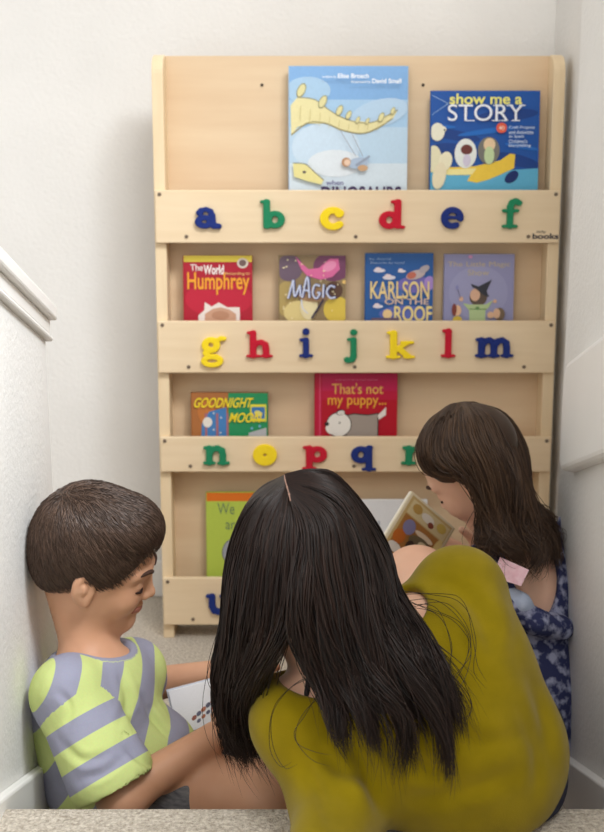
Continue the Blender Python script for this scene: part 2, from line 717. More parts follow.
# sloping cap board and moulding of the half wall
nv = np.array([0, math.sin(math.radians(20.1)), math.cos(math.radians(20.1))])


def slope_bar(name, x0, x1, z0, z1, yend, mat, bevel=.003):
    a = lambda y, z: (x0, y, z + sl(y))
    return struct(prism(name, [a(Y0, z0), a(yend, z0), a(yend, z1), a(Y0, z1)], (x1 - x0, 0, 0), mat, bevel=bevel))


slope_bar('trim_1', XL - .145, XL + .016, zt + .026, zt + .049, YL + .010, M_TRIM, .004)
slope_bar('trim_2', XL - .128, XL + .006, zt + .001, zt + .026, YL + .003, M_TRIM, .003)
slope_bar('trim_3', XL - .136, XL + .009, zt - .007, zt + .001, YL + .005, M_TRIM, .003)
# sloping plastered ledge on the right wall
a = lambda y, z: (XR - .022, y, z + sl(y))
yl = 1.703
struct(prism('trim_4', [a(Y0, .524), a(yl - .02, .522), a(yl, .538), a(yl, .676), a(yl - .018, .692), a(Y0, .692)], (.05, 0, 0), M_TRIM, bevel=.010, seg=3))
# skirting boards following the stairs
for nm, x0, x1, ye in (('baseboard_left', XL, XL + .016, YL - .03), ('baseboard_right', XR - .016, XR, 1.775)):
    b0 = (lambda y, z, x0=x0: (x0, y, z + sl(y)))
    struct(prism(nm, [(x0, Y0, 0), (x0, ye, 0), b0(ye, .066), b0(Y0, .066)], (x1 - x0, 0, 0), M_TRIM, bevel=.004))
struct(box('baseboard_back', (-2.0, YB - .014, 0), (.512, YB, .085), M_TRIM, bevel=.004))

# ================================================================== bookcase
AL = math.radians(2.5)
BX, BY = -0.2835, 2.2003
BW, BH, BD = 0.7795, 1.1425, 0.078
VV = np.array([0, math.sin(AL), math.cos(AL)])
WW = np.array([0, math.cos(AL), -math.sin(AL)])


def bl(px, py, w=0.0):
    """bookcase coordinates (along, up) of the photo point on its plane w behind the front"""
    d = FW + (px - 302) / F_PX * np.array([1.0, 0, 0]) + (416 - py) / F_PX * UP
    B = np.array([BX, BY, 0]) + WW * w - CAM
    t = (B @ WW) / (d @ WW)
    p = d * t - (np.array([BX, BY, 0]) - CAM)
    return p[0], p @ VV


bc = empty('bookcase', (BX, BY, 0), (-AL, 0, 0))
tag(bc, 'tall pale maple front-facing bookcase with coloured alphabet letters on its rails', 'bookcase')
TS = .022


def side(name, x0):
    r = .028
    pts = [(x0, .012, 0), (x0, BD, 0), (x0, BD, BH + .012), (x0, .05, BH + .012)]
    r = .036
    for i in range(9):
        t = i / 8 * math.pi / 2
        pts.append((x0, .012 + r - r * math.sin(t), BH + .010 - r + r * math.cos(t)))
    return prism(name, pts, (TS, 0, 0), M_WOODV, bc, bevel=.0025)


side('side_panel', 0)
side('side_panel', BW - TS)
pn = box('back_panel', (TS, BD - .014, .03), (BW - TS, BD - .002, BH + .012), M_PANEL, bc)
for px in (262, 423):
    x, z = bl(px, 85, BD - .014)
    bm = bmesh.new()
    bmesh.ops.create_cone(bm, cap_ends=True, segments=14, radius1=.0030, radius2=.0030, depth=.002, matrix=Matrix.Translation((x, BD - .0145, z)) @ Matrix.Rotation(math.pi / 2, 4, 'X'))
    bm_obj('screw_hole', bm, M_HOLE, pn)
rails = []
RZ = [(.8008, .9006), (.5492, .651), (.3508, .4216), (.0321, .1316)]
for z0, z1 in RZ:
    r = box('rail', (.003, 0, z0), (BW - .003, .012, z1), M_WOOD, bc, bevel=.002)
    rails.append(r)
    box('shelf', (TS, .012, z0), (BW - TS, BD - .014, z0 + .012), M_WOOD, bc)
    h = z1 - z0
    for fx, fz in ((.012, z1 - .008), (BW - .012, z1 - .008), (.062, z0 + .012), (.3865, z0 + .012), (BW - .062, z0 + .012)):
        bm = bmesh.new()
        bmesh.ops.create_cone(bm, cap_ends=True, segments=14, radius1=.0040, radius2=.0032, depth=.0022, matrix=Matrix.Translation((fx, -.0006, fz)) @ Matrix.Rotation(math.pi / 2, 4, 'X'))
        bm_box(bm, (fx - .0022, -.0021, fz - .0004), (fx + .0022, -.0016, fz + .0004), 1)
        bm_obj('screw', bm, [M_SCREW, M_HOLE], r)


# ---- letters: chunky slab-serif lowercase, x-height 1
def arc(cx, cy, rx, ry, a0, a1, n=14):
    return [(cx + rx * math.cos(math.radians(a0 + (a1 - a0) * i / n)), cy + ry * math.sin(math.radians(a0 + (a1 - a0) * i / n))) for i in range(n + 1)]


def serif(x, y, w=.23, r=.075):
    return ([(x - w, y), (x + w, y)], r)


R = .145
GL = {
    'a': [(arc(.36, .30, .23, .20, 0, 360, 20), .125), ([(.66, .62), (.68, .22), (.74, .10), (.90, .09)], R * .95),
          ([(.66, .62), (.60, .82), (.44, .90), (.26, .86), (.17, .74)], .115), ([(.18, .74), (.20, .72)], .135)],
    'b': [([(.22, .1), (.22, 1.42)], R), ([(.03, 1.42), (.22, 1.42)], .085), (arc(.56, .46, .27, .33, 0, 360, 20), .14), ([(.2, .08), (.3, .08)], .1)],
    'c': [(arc(.5, .5, .33, .37, 50, 315, 18), .15), ([(.74, .74), (.72, .70)], .165)],
    'd': [([(.76, .14), (.76, 1.42)], R), ([(.56, 1.42), (.76, 1.42)], .085), (arc(.42, .46, .27, .33, 0, 360, 20), .14), ([(.76, .09), (.98, .09)], .09)],
    'e': [(arc(.5, .5, .35, .38, -5, 300, 20), .14), ([(.2, .52), (.82, .52)], .085)],
    'f': [([(.36, .1), (.36, 1.05), (.44, 1.26), (.6, 1.34)], R), ([(.6, 1.32), (.74, 1.24)], .15), ([(.08, .86), (.68, .86)], .085), serif(.36, .09, .27, .085)],
    'g': [(arc(.42, .62, .23, .24, 0, 360, 18), .125), ([(.62, .82), (.82, .93), (.92, .92)], .10), ([(.26, .4), (.2, .24), (.34, .12), (.62, .08), (.78, -.06)], .105),
          (arc(.46, -.12, .32, .19, 0, 360, 20), .105)],
    'h': [([(.22, .1), (.22, 1.42)], R), ([(.03, 1.42), (.22, 1.42)], .085), ([(.24, .62), (.36, .82), (.56, .88), (.74, .76), (.78, .5), (.78, .1)], R), serif(.22, .085), serif(.80, .085, .2)],
    'i': [([(.3, .1), (.3, .86)], R), ([(.08, .88), (.3, .88)], .085), serif(.3, .085, .25), ([(.3, 1.28), (.3, 1.3)], .165)],
    'j': [([(.42, .86), (.42, -.1), (.34, -.28), (.18, -.34)], R), ([(.2, .88), (.42, .88)], .085), ([(.42, 1.28), (.42, 1.3)], .165), ([(.12, -.3), (.12, -.26)], .14)],
    'k': [([(.22, .1), (.22, 1.42)], R), ([(.03, 1.42), (.22, 1.42)], .085), ([(.3, .46), (.74, .86)], .11), ([(.42, .56), (.80, .12)], .14), serif(.22, .085, .22), serif(.84, .085, .17), serif(.76, .89, .2, .075)],
    'l': [([(.3, .1), (.3, 1.42)], R), ([(.1, 1.42), (.3, 1.42)], .085), serif(.3, .085, .25)],
    'm': [([(.2, .1), (.2, .88)], R), ([(.03, .9), (.2, .9)], .085), ([(.22, .62), (.34, .82), (.52, .88), (.68, .76), (.71, .5), (.71, .1)], R * .97),
          ([(.74, .62), (.86, .82), (1.04, .88), (1.2, .76), (1.23, .5), (1.23, .1)], R * .97), serif(.2, .085, .19), serif(.72, .085, .17), serif(1.26, .085, .19)],
    'n': [([(.2, .1), (.2, .88)], R), ([(.03, .9), (.2, .9)], .085), ([(.22, .62), (.34, .82), (.54, .88), (.74, .76), (.78, .5), (.78, .1)], R), serif(.2, .085, .2), serif(.80, .085, .2)],
    'o': [(arc(.5, .5, .29, .30, 0, 360, 24), .21)],
    'p': [([(.22, -.3), (.22, .88)], R), ([(.03, .9), (.22, .9)], .085), (arc(.56, .5, .27, .33, 0, 360, 20), .14), serif(.22, -.32, .23)],
    'q': [([(.76, -.3), (.76, .88)], R), ([(.76, .92), (.84, .92)], .085), (arc(.42, .5, .27, .33, 0, 360, 20), .14), serif(.76, -.32, .23)],
    'r': [([(.22, .1), (.22, .88)], R), ([(.03, .9), (.22, .9)], .085), ([(.24, .6), (.38, .82), (.58, .88)], .12), ([(.68, .80), (.7, .78)], .16), serif(.22, .085, .25)],
    's': [(arc(.48, .72, .24, .19, 40, 270, 12) + arc(.48, .29, .26, .21, 90, -140, 12), .12), ([(.68, .78), (.68, .76)], .13), ([(.24, .2), (.24, .22)], .13)],
    't': [([(.36, 1.2), (.36, .3), (.44, .12), (.62, .1)], R), ([(.08, .86), (.68, .86)], .085), ([(.62, .1), (.72, .16)], .11)],
    'u': [([(.2, .88), (.2, .4), (.3, .16), (.5, .1), (.7, .2), (.78, .4)], R), ([(.80, .88), (.80, .1)], R), ([(.02, .9), (.2, .9)], .085), ([(.6, .9), (.8, .9)], .085), serif(.88, .085, .13)],
}
M_FELT = {'blue': noise_mat('felt_blue', (24, 42, 110), (34, 54, 128), 400, .8, .4, 600, dist=.001),
          'green': noise_mat('felt_green', (28, 124, 84), (40, 138, 96), 400, .8, .4, 600, dist=.001),
          'yellow': noise_mat('felt_yellow', (246, 214, 30), (250, 222, 48), 400, .8, .4, 600, dist=.001),
          'red': noise_mat('felt_red', (186, 20, 44), (204, 30, 54), 400, .8, .4, 600, dist=.001)}


def letter(ch, colour, x0, x1, y0, y1, rail):
    """glyph filling the photo box x0..x1, y0..y1"""
    segs = []
    for pl, r in GL[ch]:
        for i in range(len(pl) - 1):
            segs.append((np.array(pl[i]), np.array(pl[i + 1]), r))
    lo = np.min([np.minimum(a, b) - r for a, b, r in segs], axis=0)
    hi = np.max([np.maximum(a, b) + r for a, b, r in segs], axis=0)
    ax0, az1 = bl(x0, y0)
    ax1, az0 = bl(x1, y1)
    sx, sz = (ax1 - ax0) / (hi[0] - lo[0]), (az1 - az0) / (hi[1] - lo[1])
    sm = (sx + sz) / 2
    h = .0011
    T = .0085
    gx = np.arange(ax0 - .003, ax1 + .003, h)
    gz = np.arange(az0 - .003, az1 + .003, h)
    gy = np.arange(-T - .003, .003, h)
    GX, GZ = (gx[:, None] - ax0) / sx + lo[0], (gz[None, :] - az0) / sz + lo[1]
    D2 = np.full(np.broadcast(GX, GZ).shape, 9.0)
    for a, b, r in segs:
        ab = b - a
        L = max(ab @ ab, 1e-9)
        t = np.clip(((GX - a[0]) * ab[0] + (GZ - a[1]) * ab[1]) / L, 0, 1)
        D2 = smin(D2, np.hypot(GX - a[0] - t * ab[0], GZ - a[1] - t * ab[1]) - r, .03)
    D2 *= sm
    DY = np.abs(gy + T / 2) - T / 2
    e = .0016
    A = np.maximum(D2[:, None, :] + e, 0)
    B = np.maximum(DY[None, :, None] + e, 0)
    D = np.minimum(np.maximum(D2[:, None, :] + e, DY[None, :, None] + e), 0) + np.hypot(A, B) - e
    V, Q = surface_nets(D.astype(np.float32), [gx, gy, gz], h)
    o = link('letter', np_mesh('letter', V, [Q]), M_FELT[colour], rail)
    o['label'] = '%s felt letter %s' % (colour, ch)
    return o


for r, items in enumerate((
    [('a', 'blue', 195, 222, 207, 229), ('b', 'green', 260, 285, 199, 229), ('c', 'yellow', 320, 344, 207, 230), ('d', 'red', 379, 405, 199, 229), ('e', 'blue', 441, 463, 207, 229), ('f', 'green', 502, 521, 198, 229)],
    [('g', 'yellow', 201, 227, 336, 367), ('h', 'red', 246, 273, 330, 358), ('i', 'blue', 299, 313, 328, 358), ('j', 'green', 344, 357, 329, 363), ('k', 'yellow', 386, 415, 330, 359), ('l', 'red', 441, 455, 328, 358), ('m', 'blue', 475, 513, 337, 358)],
    [('n', 'green', 203, 230, 445, 465), ('o', 'yellow', 253, 277, 444, 465), ('p', 'red', 302, 327, 445, 470), ('q', 'blue', 351, 376, 445, 471), ('r', 'green', 401, 424, 445, 465)],
    [('u', 'blue', 206, 233, 593, 614)])):
    for it in items: letter(*it, rails[r])


# ------------------------------------------------------------------ printed art
def text_arrays(s, bold=0.0):
    cu = bpy.data.curves.new('t', 'FONT')
    cu.body = s
    cu.offset = bold
    o = bpy.data.objects.new('t', cu)
    COL.objects.link(o)
    bpy.context.view_layer.update()
    dg = bpy.context.evaluated_depsgraph_get()
    me = bpy.data.meshes.new_from_object(o.evaluated_get(dg))
    V = np.zeros(len(me.vertices) * 3, np.float32)
    me.vertices.foreach_get('co', V)
    V = V.reshape(-1, 3)
    polys = [list(p.vertices) for p in me.polygons]
    bpy.data.objects.remove(o)
    bpy.data.curves.remove(cu)
    bpy.data.meshes.remove(me)
    return V, polys


class Art:
    """flat printing gathered into one mesh; coordinates given in a source frame mapped to metres; y grows down"""
    def __init__(s, fx, fy, y0=0.0, step=.00022, clip=None):
        s.fx, s.fy, s.y, s.step = fx, fy, y0, step
        s.V, s.F, s.m, s.mats = [], [], [], []
        s.clip = clip

    def mat(s, rgb):
        m = flat(rgb, 0.35, 0.4)
        if m not in s.mats: s.mats.append(m)
        return s.mats.index(m)

    def _add(s, pts, faces, rgb):
        s.y -= s.step
        o = len(s.V)
        for x, y in pts:
            X, Z = s.fx(x), s.fy(y)
            if s.clip:
                X = min(max(X, s.clip[0]), s.clip[1])
                Z = min(max(Z, s.clip[2]), s.clip[3])
            s.V.append((X, s.y, Z))
        mi = s.mat(rgb)
        for f in faces:
            s.F.append([o + i for i in f])
            s.m.append(mi)

    def poly(s, pts, rgb):
        s._add(pts, [list(range(len(pts)))], rgb)

    def rect(s, x0, y0, x1, y1, rgb):
        s.poly([(x0, y0), (x0, y1), (x1, y1), (x1, y0)], rgb)

    def ell(s, cx, cy, rx, ry, rgb, rot=0, n=22):
        c, q = math.cos(math.radians(rot)), math.sin(math.radians(rot))
        s.poly([(cx + rx * math.cos(t) * c - ry * math.sin(t) * q, cy + rx * math.cos(t) * q + ry * math.sin(t) * c) for t in np.linspace(0, 2 * math.pi, n, endpoint=False)], rgb)

    def stroke(s, pts, w, rgb, w1=None):
        p = catmull(np.array(pts, float), 20) if len(pts) > 2 else np.array(pts, float)
        d = np.gradient(p, axis=0)
        d /= np.linalg.norm(d, axis=1, keepdims=True) + 1e-9
        nn = np.stack([-d[:, 1], d[:, 0]], 1)
        ww = np.linspace(w, w if w1 is None else w1, len(p))[:, None] / 2
        A, B = p + nn * ww, p - nn * ww
        n = len(p)
        s._add([tuple(v) for v in np.vstack([A, B])], [[i, i + 1, n + i + 1, n + i] for i in range(n - 1)], rgb)

    def text(s, t, x0, y0, x1, y1, rgb, bold=.012, slant=0.0, shear=0.0):
        V, polys = text_arrays(t, bold)
        lo, hi = V.min(0), V.max(0)
        u = (V[:, 0] - lo[0]) / (hi[0] - lo[0])
        v = (V[:, 1] - lo[1]) / (hi[1] - lo[1])
        X = x0 + u * (x1 - x0) + slant * v
        Y = y1 + v * (y0 - y1) + shear * u
        s._add(list(zip(X, Y)), polys, rgb)

    def build(s, name, base=None, parent=None, extra=None):
        """base: (lo, hi, rgb) solid board that the printing lies on"""
        V, F, m = list(s.V), list(s.F), list(s.m)
        if base:
            lo, hi, rgb = base
            bm = bmesh.new()
            bm_box(bm, lo, hi)
            bmesh.ops.recalc_face_normals(bm, faces=bm.faces)
            bmesh.ops.bevel(bm, geom=list(bm.edges), offset=.0006, segments=1, affect='EDGES')
            bm.verts.index_update()
            o = len(V)
            V += [tuple(v.co) for v in bm.verts]
            mi = s.mat(rgb)
            for f in bm.faces:
                F.append([o + v.index for v in f.verts])
                m.append(mi)
            bm.free()
        me = bpy.data.meshes.new(name)
        me.from_pydata([tuple(map(float, v)) for v in V], [], F)
        me.polygons.foreach_set('material_index', m)
        me.update()
        return link(name, me, s.mats, parent)


M_PAGES = noise_mat('paper_edge', (226, 220, 206), (240, 236, 226), 40, .8, stretch=(1, 60, 1))


def shelf_book(label, x0, x1, ytop, rail_i, rgb, draw, thick=.011, w=.030, hfac=None, round_=0):
    """picture book standing face out behind a rail; x0,x1,ytop in photo pixels"""
    zb = RZ[rail_i][0] + .0128 + thick * .036
    a0, z1 = bl(x0, ytop, w)
    a1, _ = bl(x1, ytop, w)
    lean = .006
    ob = empty('book', tuple(np.array([BX, BY, 0]) + np.array([a0, 0, 0]) + VV * zb + WW * w), (-AL - math.radians(2.0), 0, 0))
    W_, H_ = a1 - a0, z1 - zb
    yb = bl_y = None
    kx = W_ / (x1 - x0)
    kz = (bl(x0, ytop, w)[1] - bl(x0, ytop + 50, w)[1]) / 50
    A = Art(lambda x: (x - x0) * kx, lambda y: H_ - (y - ytop) * kz, clip=(.0004, W_ - .0004, .0005, H_ - .0004))
    draw(A)
    A.build('cover', ((0, 0, 0), (W_, .0022, H_), rgb), ob)
    box('pages', (.0015, .0022, .0015), (W_ - .003, thick - .0015, H_ - .002), M_PAGES, ob)
    box('back_cover', (0, thick - .0015, 0), (W_, thick, H_), flat(rgb), ob)
    box('spine', (-.0012, .0002, 0), (0, thick - .0002, H_), flat(rgb), ob)
    tag(ob, label, 'book', 'picture books on the bookcase')
    return ob


def Z(zx, zy, x0, y0, k):       # zoomed crop coordinates to photo coordinates
    return x0 + zx / k, y0 + zy / k


def art_dino(A):
    q = lambda pts: [Z(x, y, 280, 55, 604 / 140) for x, y in pts]
    e = lambda x, y, rx, ry, c, r=0: A.ell(*Z(x, y, 280, 55, 604 / 140), rx / 4.314, ry / 4.314, c, r)
    A.rect(288, 64, 411, 100, (132, 178, 226))
    A.rect(288, 99, 411, 128, (168, 204, 234))
    A.rect(288, 127, 411, 165, (190, 216, 236))
    A.rect(288, 164, 411, 260, (214, 228, 238))
    e(200, 400, 150, 110, (204, 224, 240))
    e(120, 150, 100, 60, (170, 204, 232))
    e(430, 250, 130, 60, (184, 212, 236), -15)
    e(240, 470, 120, 60, (226, 234, 240))
    A.poly(q([(45, 215), (75, 180), (150, 190), (220, 240), (300, 280), (400, 290), (460, 260), (512, 235), (490, 275), (430, 315), (360, 340), (270, 325), (200, 295), (120, 295), (75, 310), (48, 350)]), (234, 224, 168))
    A.stroke(q([(48, 345), (120, 292), (200, 294), (270, 324), (360, 338), (430, 312), (490, 272)]), 1.2, (160, 148, 100))
    A.stroke(q([(75, 180), (150, 190), (220, 240), (300, 280), (400, 290), (512, 235)]), .8, (150, 144, 110))
    for x, y, s in ((92, 150, 1.2), (185, 200, 1.1), (258, 238, .9), (298, 258, .75), (338, 280, .6), (380, 285, .55), (440, 268, .8), (490, 240, .6)):
        e(x, y, 15 * s, 28 * s, (150, 146, 108), 25)
        e(x, y, 12 * s, 24 * s, (226, 218, 160), 25)
    for i in range(9):
        A.stroke(q([(90 + i * 42, 215 + min(i, 5) * 17), (86 + i * 42, 285 + min(i, 4) * 10)]), .5, (206, 192, 132))
    A.poly(q([(55, 470), (110, 475), (150, 510), (190, 545), (180, 565), (120, 550), (60, 530)]), (232, 222, 150))
    A.stroke(q([(55, 470), (110, 475), (150, 510), (190, 545)]), .8, (120, 110, 90))
    e(105, 510, 8, 6, (90, 84, 80))
    A.stroke(q([(260, 325), (330, 440)]), .6, (150, 150, 160))
    A.stroke(q([(310, 335), (360, 440)]), .6, (150, 150, 160))
    e(340, 470, 45, 24, (172, 190, 212), -10)
    e(288, 466, 20, 20, (190, 140, 100))
    e(292, 468, 14, 14, (238, 206, 180))
    e(360, 492, 22, 14, (200, 160, 120))
    A.stroke(q([(330, 480), (390, 440)]), 2, (150, 160, 180))
    A.text('written by', *Z(182, 88, 280, 55, 4.314), *Z(244, 102, 280, 55, 4.314), (240, 246, 252))
    A.text('Elise Broach', *Z(250, 80, 280, 55, 4.314), *Z(384, 100, 280, 55, 4.314), (250, 252, 255), .02)
    A.text('illustrated by', *Z(308, 110, 280, 55, 4.314), *Z(392, 124, 280, 55, 4.314), (240, 246, 252))
    A.text('David Small', *Z(398, 102, 280, 55, 4.314), *Z(524, 122, 280, 55, 4.314), (250, 252, 255), .02)
    A.text('when', *Z(200, 546, 280, 55, 4.314), *Z(276, 568, 280, 55, 4.314), (96, 92, 140), .02)
    A.text('DINOSAURS', *Z(178, 573, 280, 55, 4.314), *Z(530, 640, 280, 55, 4.314), (58, 40, 84), .03)


def art_story(A):
    k = 604 / 120
    q = lambda pts: [Z(x, y, 425, 85, k) for x, y in pts]
    e = lambda x, y, rx, ry, c, r=0: A.ell(*Z(x, y, 425, 85, k), rx / k, ry / k, c, r)
    t = lambda s, x0, y0, x1, y1, c, b=.012: A.text(s, *Z(x0, y0, 425, 85, k), *Z(x1, y1, 425, 85, k), c, b)
    for x, y, w, h_, r in ((150, 250, 140, 26, 10), (480, 380, 120, 30, 15), (420, 150, 160, 30, -5), (120, 330, 100, 40, 0)):
        e(x, y, w, h_, (12, 62, 138), r)
    for x, y, w, h_, r in ((330, 230, 160, 14, -8), (500, 310, 90, 12, 10), (90, 210, 70, 10, 0)):
        e(x, y, w, h_, (26, 108, 196), r)
    A.poly(q([(30, 430), (110, 440), (240, 430), (300, 400), (440, 430), (585, 420), (585, 700), (30, 700)]), (96, 180, 216))
    A.poly(q([(30, 415), (150, 415), (260, 410), (390, 380), (440, 345), (466, 350), (462, 420), (400, 450), (330, 480), (270, 495), (225, 485), (240, 455), (130, 455), (30, 440)]), (244, 206, 70))
    A.poly(q([(30, 420), (150, 425), (270, 420), (250, 452), (130, 455), (30, 440)]), (250, 236, 160))
    e(450, 465, 40, 26, (10, 40, 104), -40)
    e(213, 345, 56, 76, (236, 240, 234))
    e(218, 325, 30, 26, (110, 52, 46))
    e(220, 380, 20, 32, (216, 208, 226))
    e(330, 330, 56, 70, (122, 120, 112))
    e(333, 300, 30, 34, (236, 206, 166))
    e(333, 355, 26, 46, (200, 220, 168))
    e(68, 235, 36, 46, (238, 234, 212))
    e(95, 222, 18, 16, (238, 234, 212))
    e(104, 226, 5, 5, (30, 30, 40))
    e(50, 370, 40, 66, (232, 226, 190))
    e(110, 385, 34, 50, (240, 232, 200), 15)
    e(80, 460, 34, 70, (236, 224, 190), 10)
    e(392, 215, 27, 27, (232, 96, 70))
    t('40', 378, 205, 406, 226, (250, 220, 200))
    A.stroke(q([(30, 50), (120, 92)]), .5, (180, 210, 240))
    A.stroke(q([(30, 150), (120, 92)]), .5, (180, 210, 240))
    t('show me a', 126, 42, 492, 96, (244, 238, 130), .02)
    t('STORY', 118, 96, 500, 180, (240, 244, 252), .0)
    for x, y, w in ((232, 176, 22), (362, 176, 20), (402, 176, 14), (462, 176, 22), (362, 100, 16), (430, 100, 18), (492, 100, 16)):
        A.rect(*Z(x - w, y, 425, 85, k), *Z(x + w, y + 5, 425, 85, k), (240, 244, 252))
    for i, (s, x1) in enumerate((('Craft Projects', 558), ('and Activities', 552), ('to Spark', 506), ("Children's", 522), ('Storytelling', 540))):
        t(s, 428, 206 + i * 23, x1, 224 + i * 23, (220, 234, 250), .01)


def art_humphrey(A):
    k = 604 / 90
    q = lambda pts: [Z(x, y, 175, 250, k) for x, y in pts]
    e = lambda x, y, rx, ry, c, r=0: A.ell(*Z(x, y, 175, 250, k), rx / k, ry / k, c, r)
    t = lambda s, x0, y0, x1, y1, c, b=.012, **w: A.text(s, *Z(x0, y0, 175, 250, k), *Z(x1, y1, 175, 250, k), c, b, **w)
    e(290, 330, 230, 120, (196, 24, 56))
    A.rect(180, 253, 255, 262, (238, 216, 74))
    e(452, 88, 38, 34, (226, 214, 200))
    e(452, 88, 24, 22, (120, 96, 92))
    t('The', 100, 96, 184, 140, (246, 236, 230))
    t('World', 188, 100, 326, 164, (250, 240, 236), .03)
    t('According to', 332, 148, 500, 172, (240, 190, 120))
    t('Humphrey', 78, 150, 498, 300, (246, 168, 46), .015)
    A.poly(q([(150, 600), (150, 440), (190, 405), (195, 350), (240, 380), (290, 352), (345, 385), (430, 385), (432, 440), (420, 600)]), (238, 226, 218))
    A.poly(q([(190, 600), (195, 430), (250, 395), (300, 385), (360, 400), (405, 430), (410, 600)]), (206, 160, 132))
    e(300, 440, 60, 30, (188, 138, 108))


def art_magic(A):
    k = 604 / 90
    q = lambda pts: [Z(x, y, 270, 250, k) for x, y in pts]
    e = lambda x, y, rx, ry, c, r=0: A.ell(*Z(x, y, 270, 250, k), rx / k, ry / k, c, r)
    for x, y, rx, ry, c, r in ((130, 120, 90, 90, (112, 92, 110), 0), (420, 110, 130, 100, (120, 66, 100), 0), (110, 330, 80, 120, (182, 158, 96), 0), (200, 420, 110, 80, (226, 206, 140), 0),
                               (260, 380, 60, 90, (240, 226, 180), 0), (450, 400, 90, 90, (226, 198, 80), 0), (300, 300, 120, 50, (190, 150, 110), 0), (430, 270, 60, 60, (96, 66, 50), 0)):
        e(x, y, rx, ry, c, r)
    A.poly(q([(170, 45), (215, 90), (260, 130), (330, 120), (400, 60), (460, 60), (470, 130), (420, 180), (340, 200), (250, 175), (210, 130)]), (226, 110, 164))
    e(400, 110, 50, 30, (240, 150, 190), -30)
    e(500, 215, 14, 14, (240, 200, 120))
    for i in range(26):
        e(80 + rng.random() * 420, 60 + rng.random() * 400, 4 + 5 * rng.random(), 4, (250, 236, 190))
    A.stroke(q([(360, 330), (280, 460)]), 2, (60, 50, 70))
    c = (206, 214, 240)
    for dx, cc, w in ((4, (70, 76, 130), 2.8), (0, c, 1.7)):
        A.stroke(q([(120 + dx, 325), (155 + dx, 200)]), w, cc)
        A.stroke(q([(155 + dx, 200), (165 + dx, 310), (200 + dx, 235)]), w, cc)
        A.stroke(q([(200 + dx, 235), (205 + dx, 310)]), w, cc)
        A.stroke(q([(215 + dx, 320), (250 + dx, 180), (265 + dx, 320)]), w, cc)
        A.stroke(q([(226 + dx, 270), (262 + dx, 270)]), w, cc)
        A.stroke(q([(335 + dx, 240), (300 + dx, 235), (285 + dx, 290), (310 + dx, 325), (335 + dx, 290), (315 + dx, 285)]), w, cc)
        A.stroke(q([(360 + dx, 230), (355 + dx, 320)]), w, cc)
        A.stroke(q([(436 + dx, 250), (405 + dx, 240), (380 + dx, 280), (405 + dx, 320), (440 + dx, 315)]), w, cc)
    A.stroke(q([(210, 330), (220, 390), (255, 425)]), 1, c)


def art_karlson(A):
    k = 604 / 85
    q = lambda pts: [Z(x, y, 360, 248, k) for x, y in pts]
    e = lambda x, y, rx, ry, c, r=0: A.ell(*Z(x, y, 360, 248, k), rx / k, ry / k, c, r)
    t = lambda s, x0, y0, x1, y1, c, b=.012, **w: A.text(s, *Z(x0, y0, 360, 248, k), *Z(x1, y1, 360, 248, k), c, b, **w)
    e(400, 260, 130, 60, (120, 110, 190))
    e(500, 250, 40, 50, (170, 140, 210))
    e(330, 470, 190, 60, (96, 110, 190))
    e(200, 330, 120, 60, (70, 110, 180))
    for x, y, s in ((140, 160, 1), (210, 210, 1.1), (132, 416, .9), (300, 165, .7)):
        e(x, y, 42 * s, 14 * s, (226, 224, 236))
        e(x - 8, y - 10, 22 * s, 14 * s, (236, 220, 224))
    e(400, 190, 70, 32, (196, 180, 180), -15)
    e(370, 195, 34, 24, (196, 110, 90), -15)
    e(460, 150, 40, 24, (180, 170, 176), -30)
    t('KARLSON', 76, 236, 498, 362, (240, 214, 150), .015)
    t('ON THE', 180, 360, 496, 402, (228, 200, 180), .015)
    t('ROOF', 248, 412, 520, 524, (244, 222, 150), .02)
    e(200, 470, 34, 34, (240, 206, 150))
    t('by Astrid', 70, 70, 220, 90, (150, 180, 216), 0)
    t('Pictures by hand', 78, 98, 316, 116, (170, 190, 220), 0)
    A.rect(372, 318, 400, 330, (110, 90, 110))


def art_witch(A):
    k = 604 / 90
    q = lambda pts: [Z(x, y, 435, 248, k) for x, y in pts]
    e = lambda x, y, rx, ry, c, r=0: A.ell(*Z(x, y, 435, 248, k), rx / k, ry / k, c, r)
    t = lambda s, x0, y0, x1, y1, c, b=.0, **w: A.text(s, *Z(x0, y0, 435, 248, k), *Z(x1, y1, 435, 248, k), c, b, **w)
    e(300, 300, 200, 180, (158, 158, 194))
    t('The Little Magic', 90, 92, 512, 134, (196, 178, 140))
    t('Show', 226, 146, 370, 184, (196, 178, 140))
    e(300, 330, 60, 60, (96, 80, 70))
    e(278, 315, 34, 42, (224, 180, 150))
    A.poly(q([(248, 240), (300, 258), (390, 212), (356, 290), (374, 330), (340, 320), (290, 280), (255, 258)]), (52, 54, 64))
    A.poly(q([(195, 370), (240, 380), (350, 380), (400, 350), (372, 400), (350, 420), (350, 600), (245, 600), (240, 420)]), (184, 204, 150))
    A.stroke(q([(240, 410), (355, 412)]), 1, (110, 150, 90))
    e(295, 405, 14, 12, (110, 150, 90))
    e(184, 342, 14, 16, (224, 180, 150))
    e(412, 358, 14, 12, (224, 180, 150))
    A.stroke(q([(180, 338), (155, 262)]), .6, (100, 96, 130))
    e(155, 265, 10, 16, (140, 140, 190))
    e(160, 420, 26, 36, (230, 186, 150))
    e(138, 415, 16, 42, (130, 60, 50))
    e(160, 480, 32, 22, (220, 190, 70))
    e(445, 445, 36, 44, (120, 100, 80))
    e(425, 440, 24, 34, (226, 184, 150))
    e(385, 450, 24, 22, (226, 184, 150))
    e(240, 60, 14, 10, (216, 150, 190))


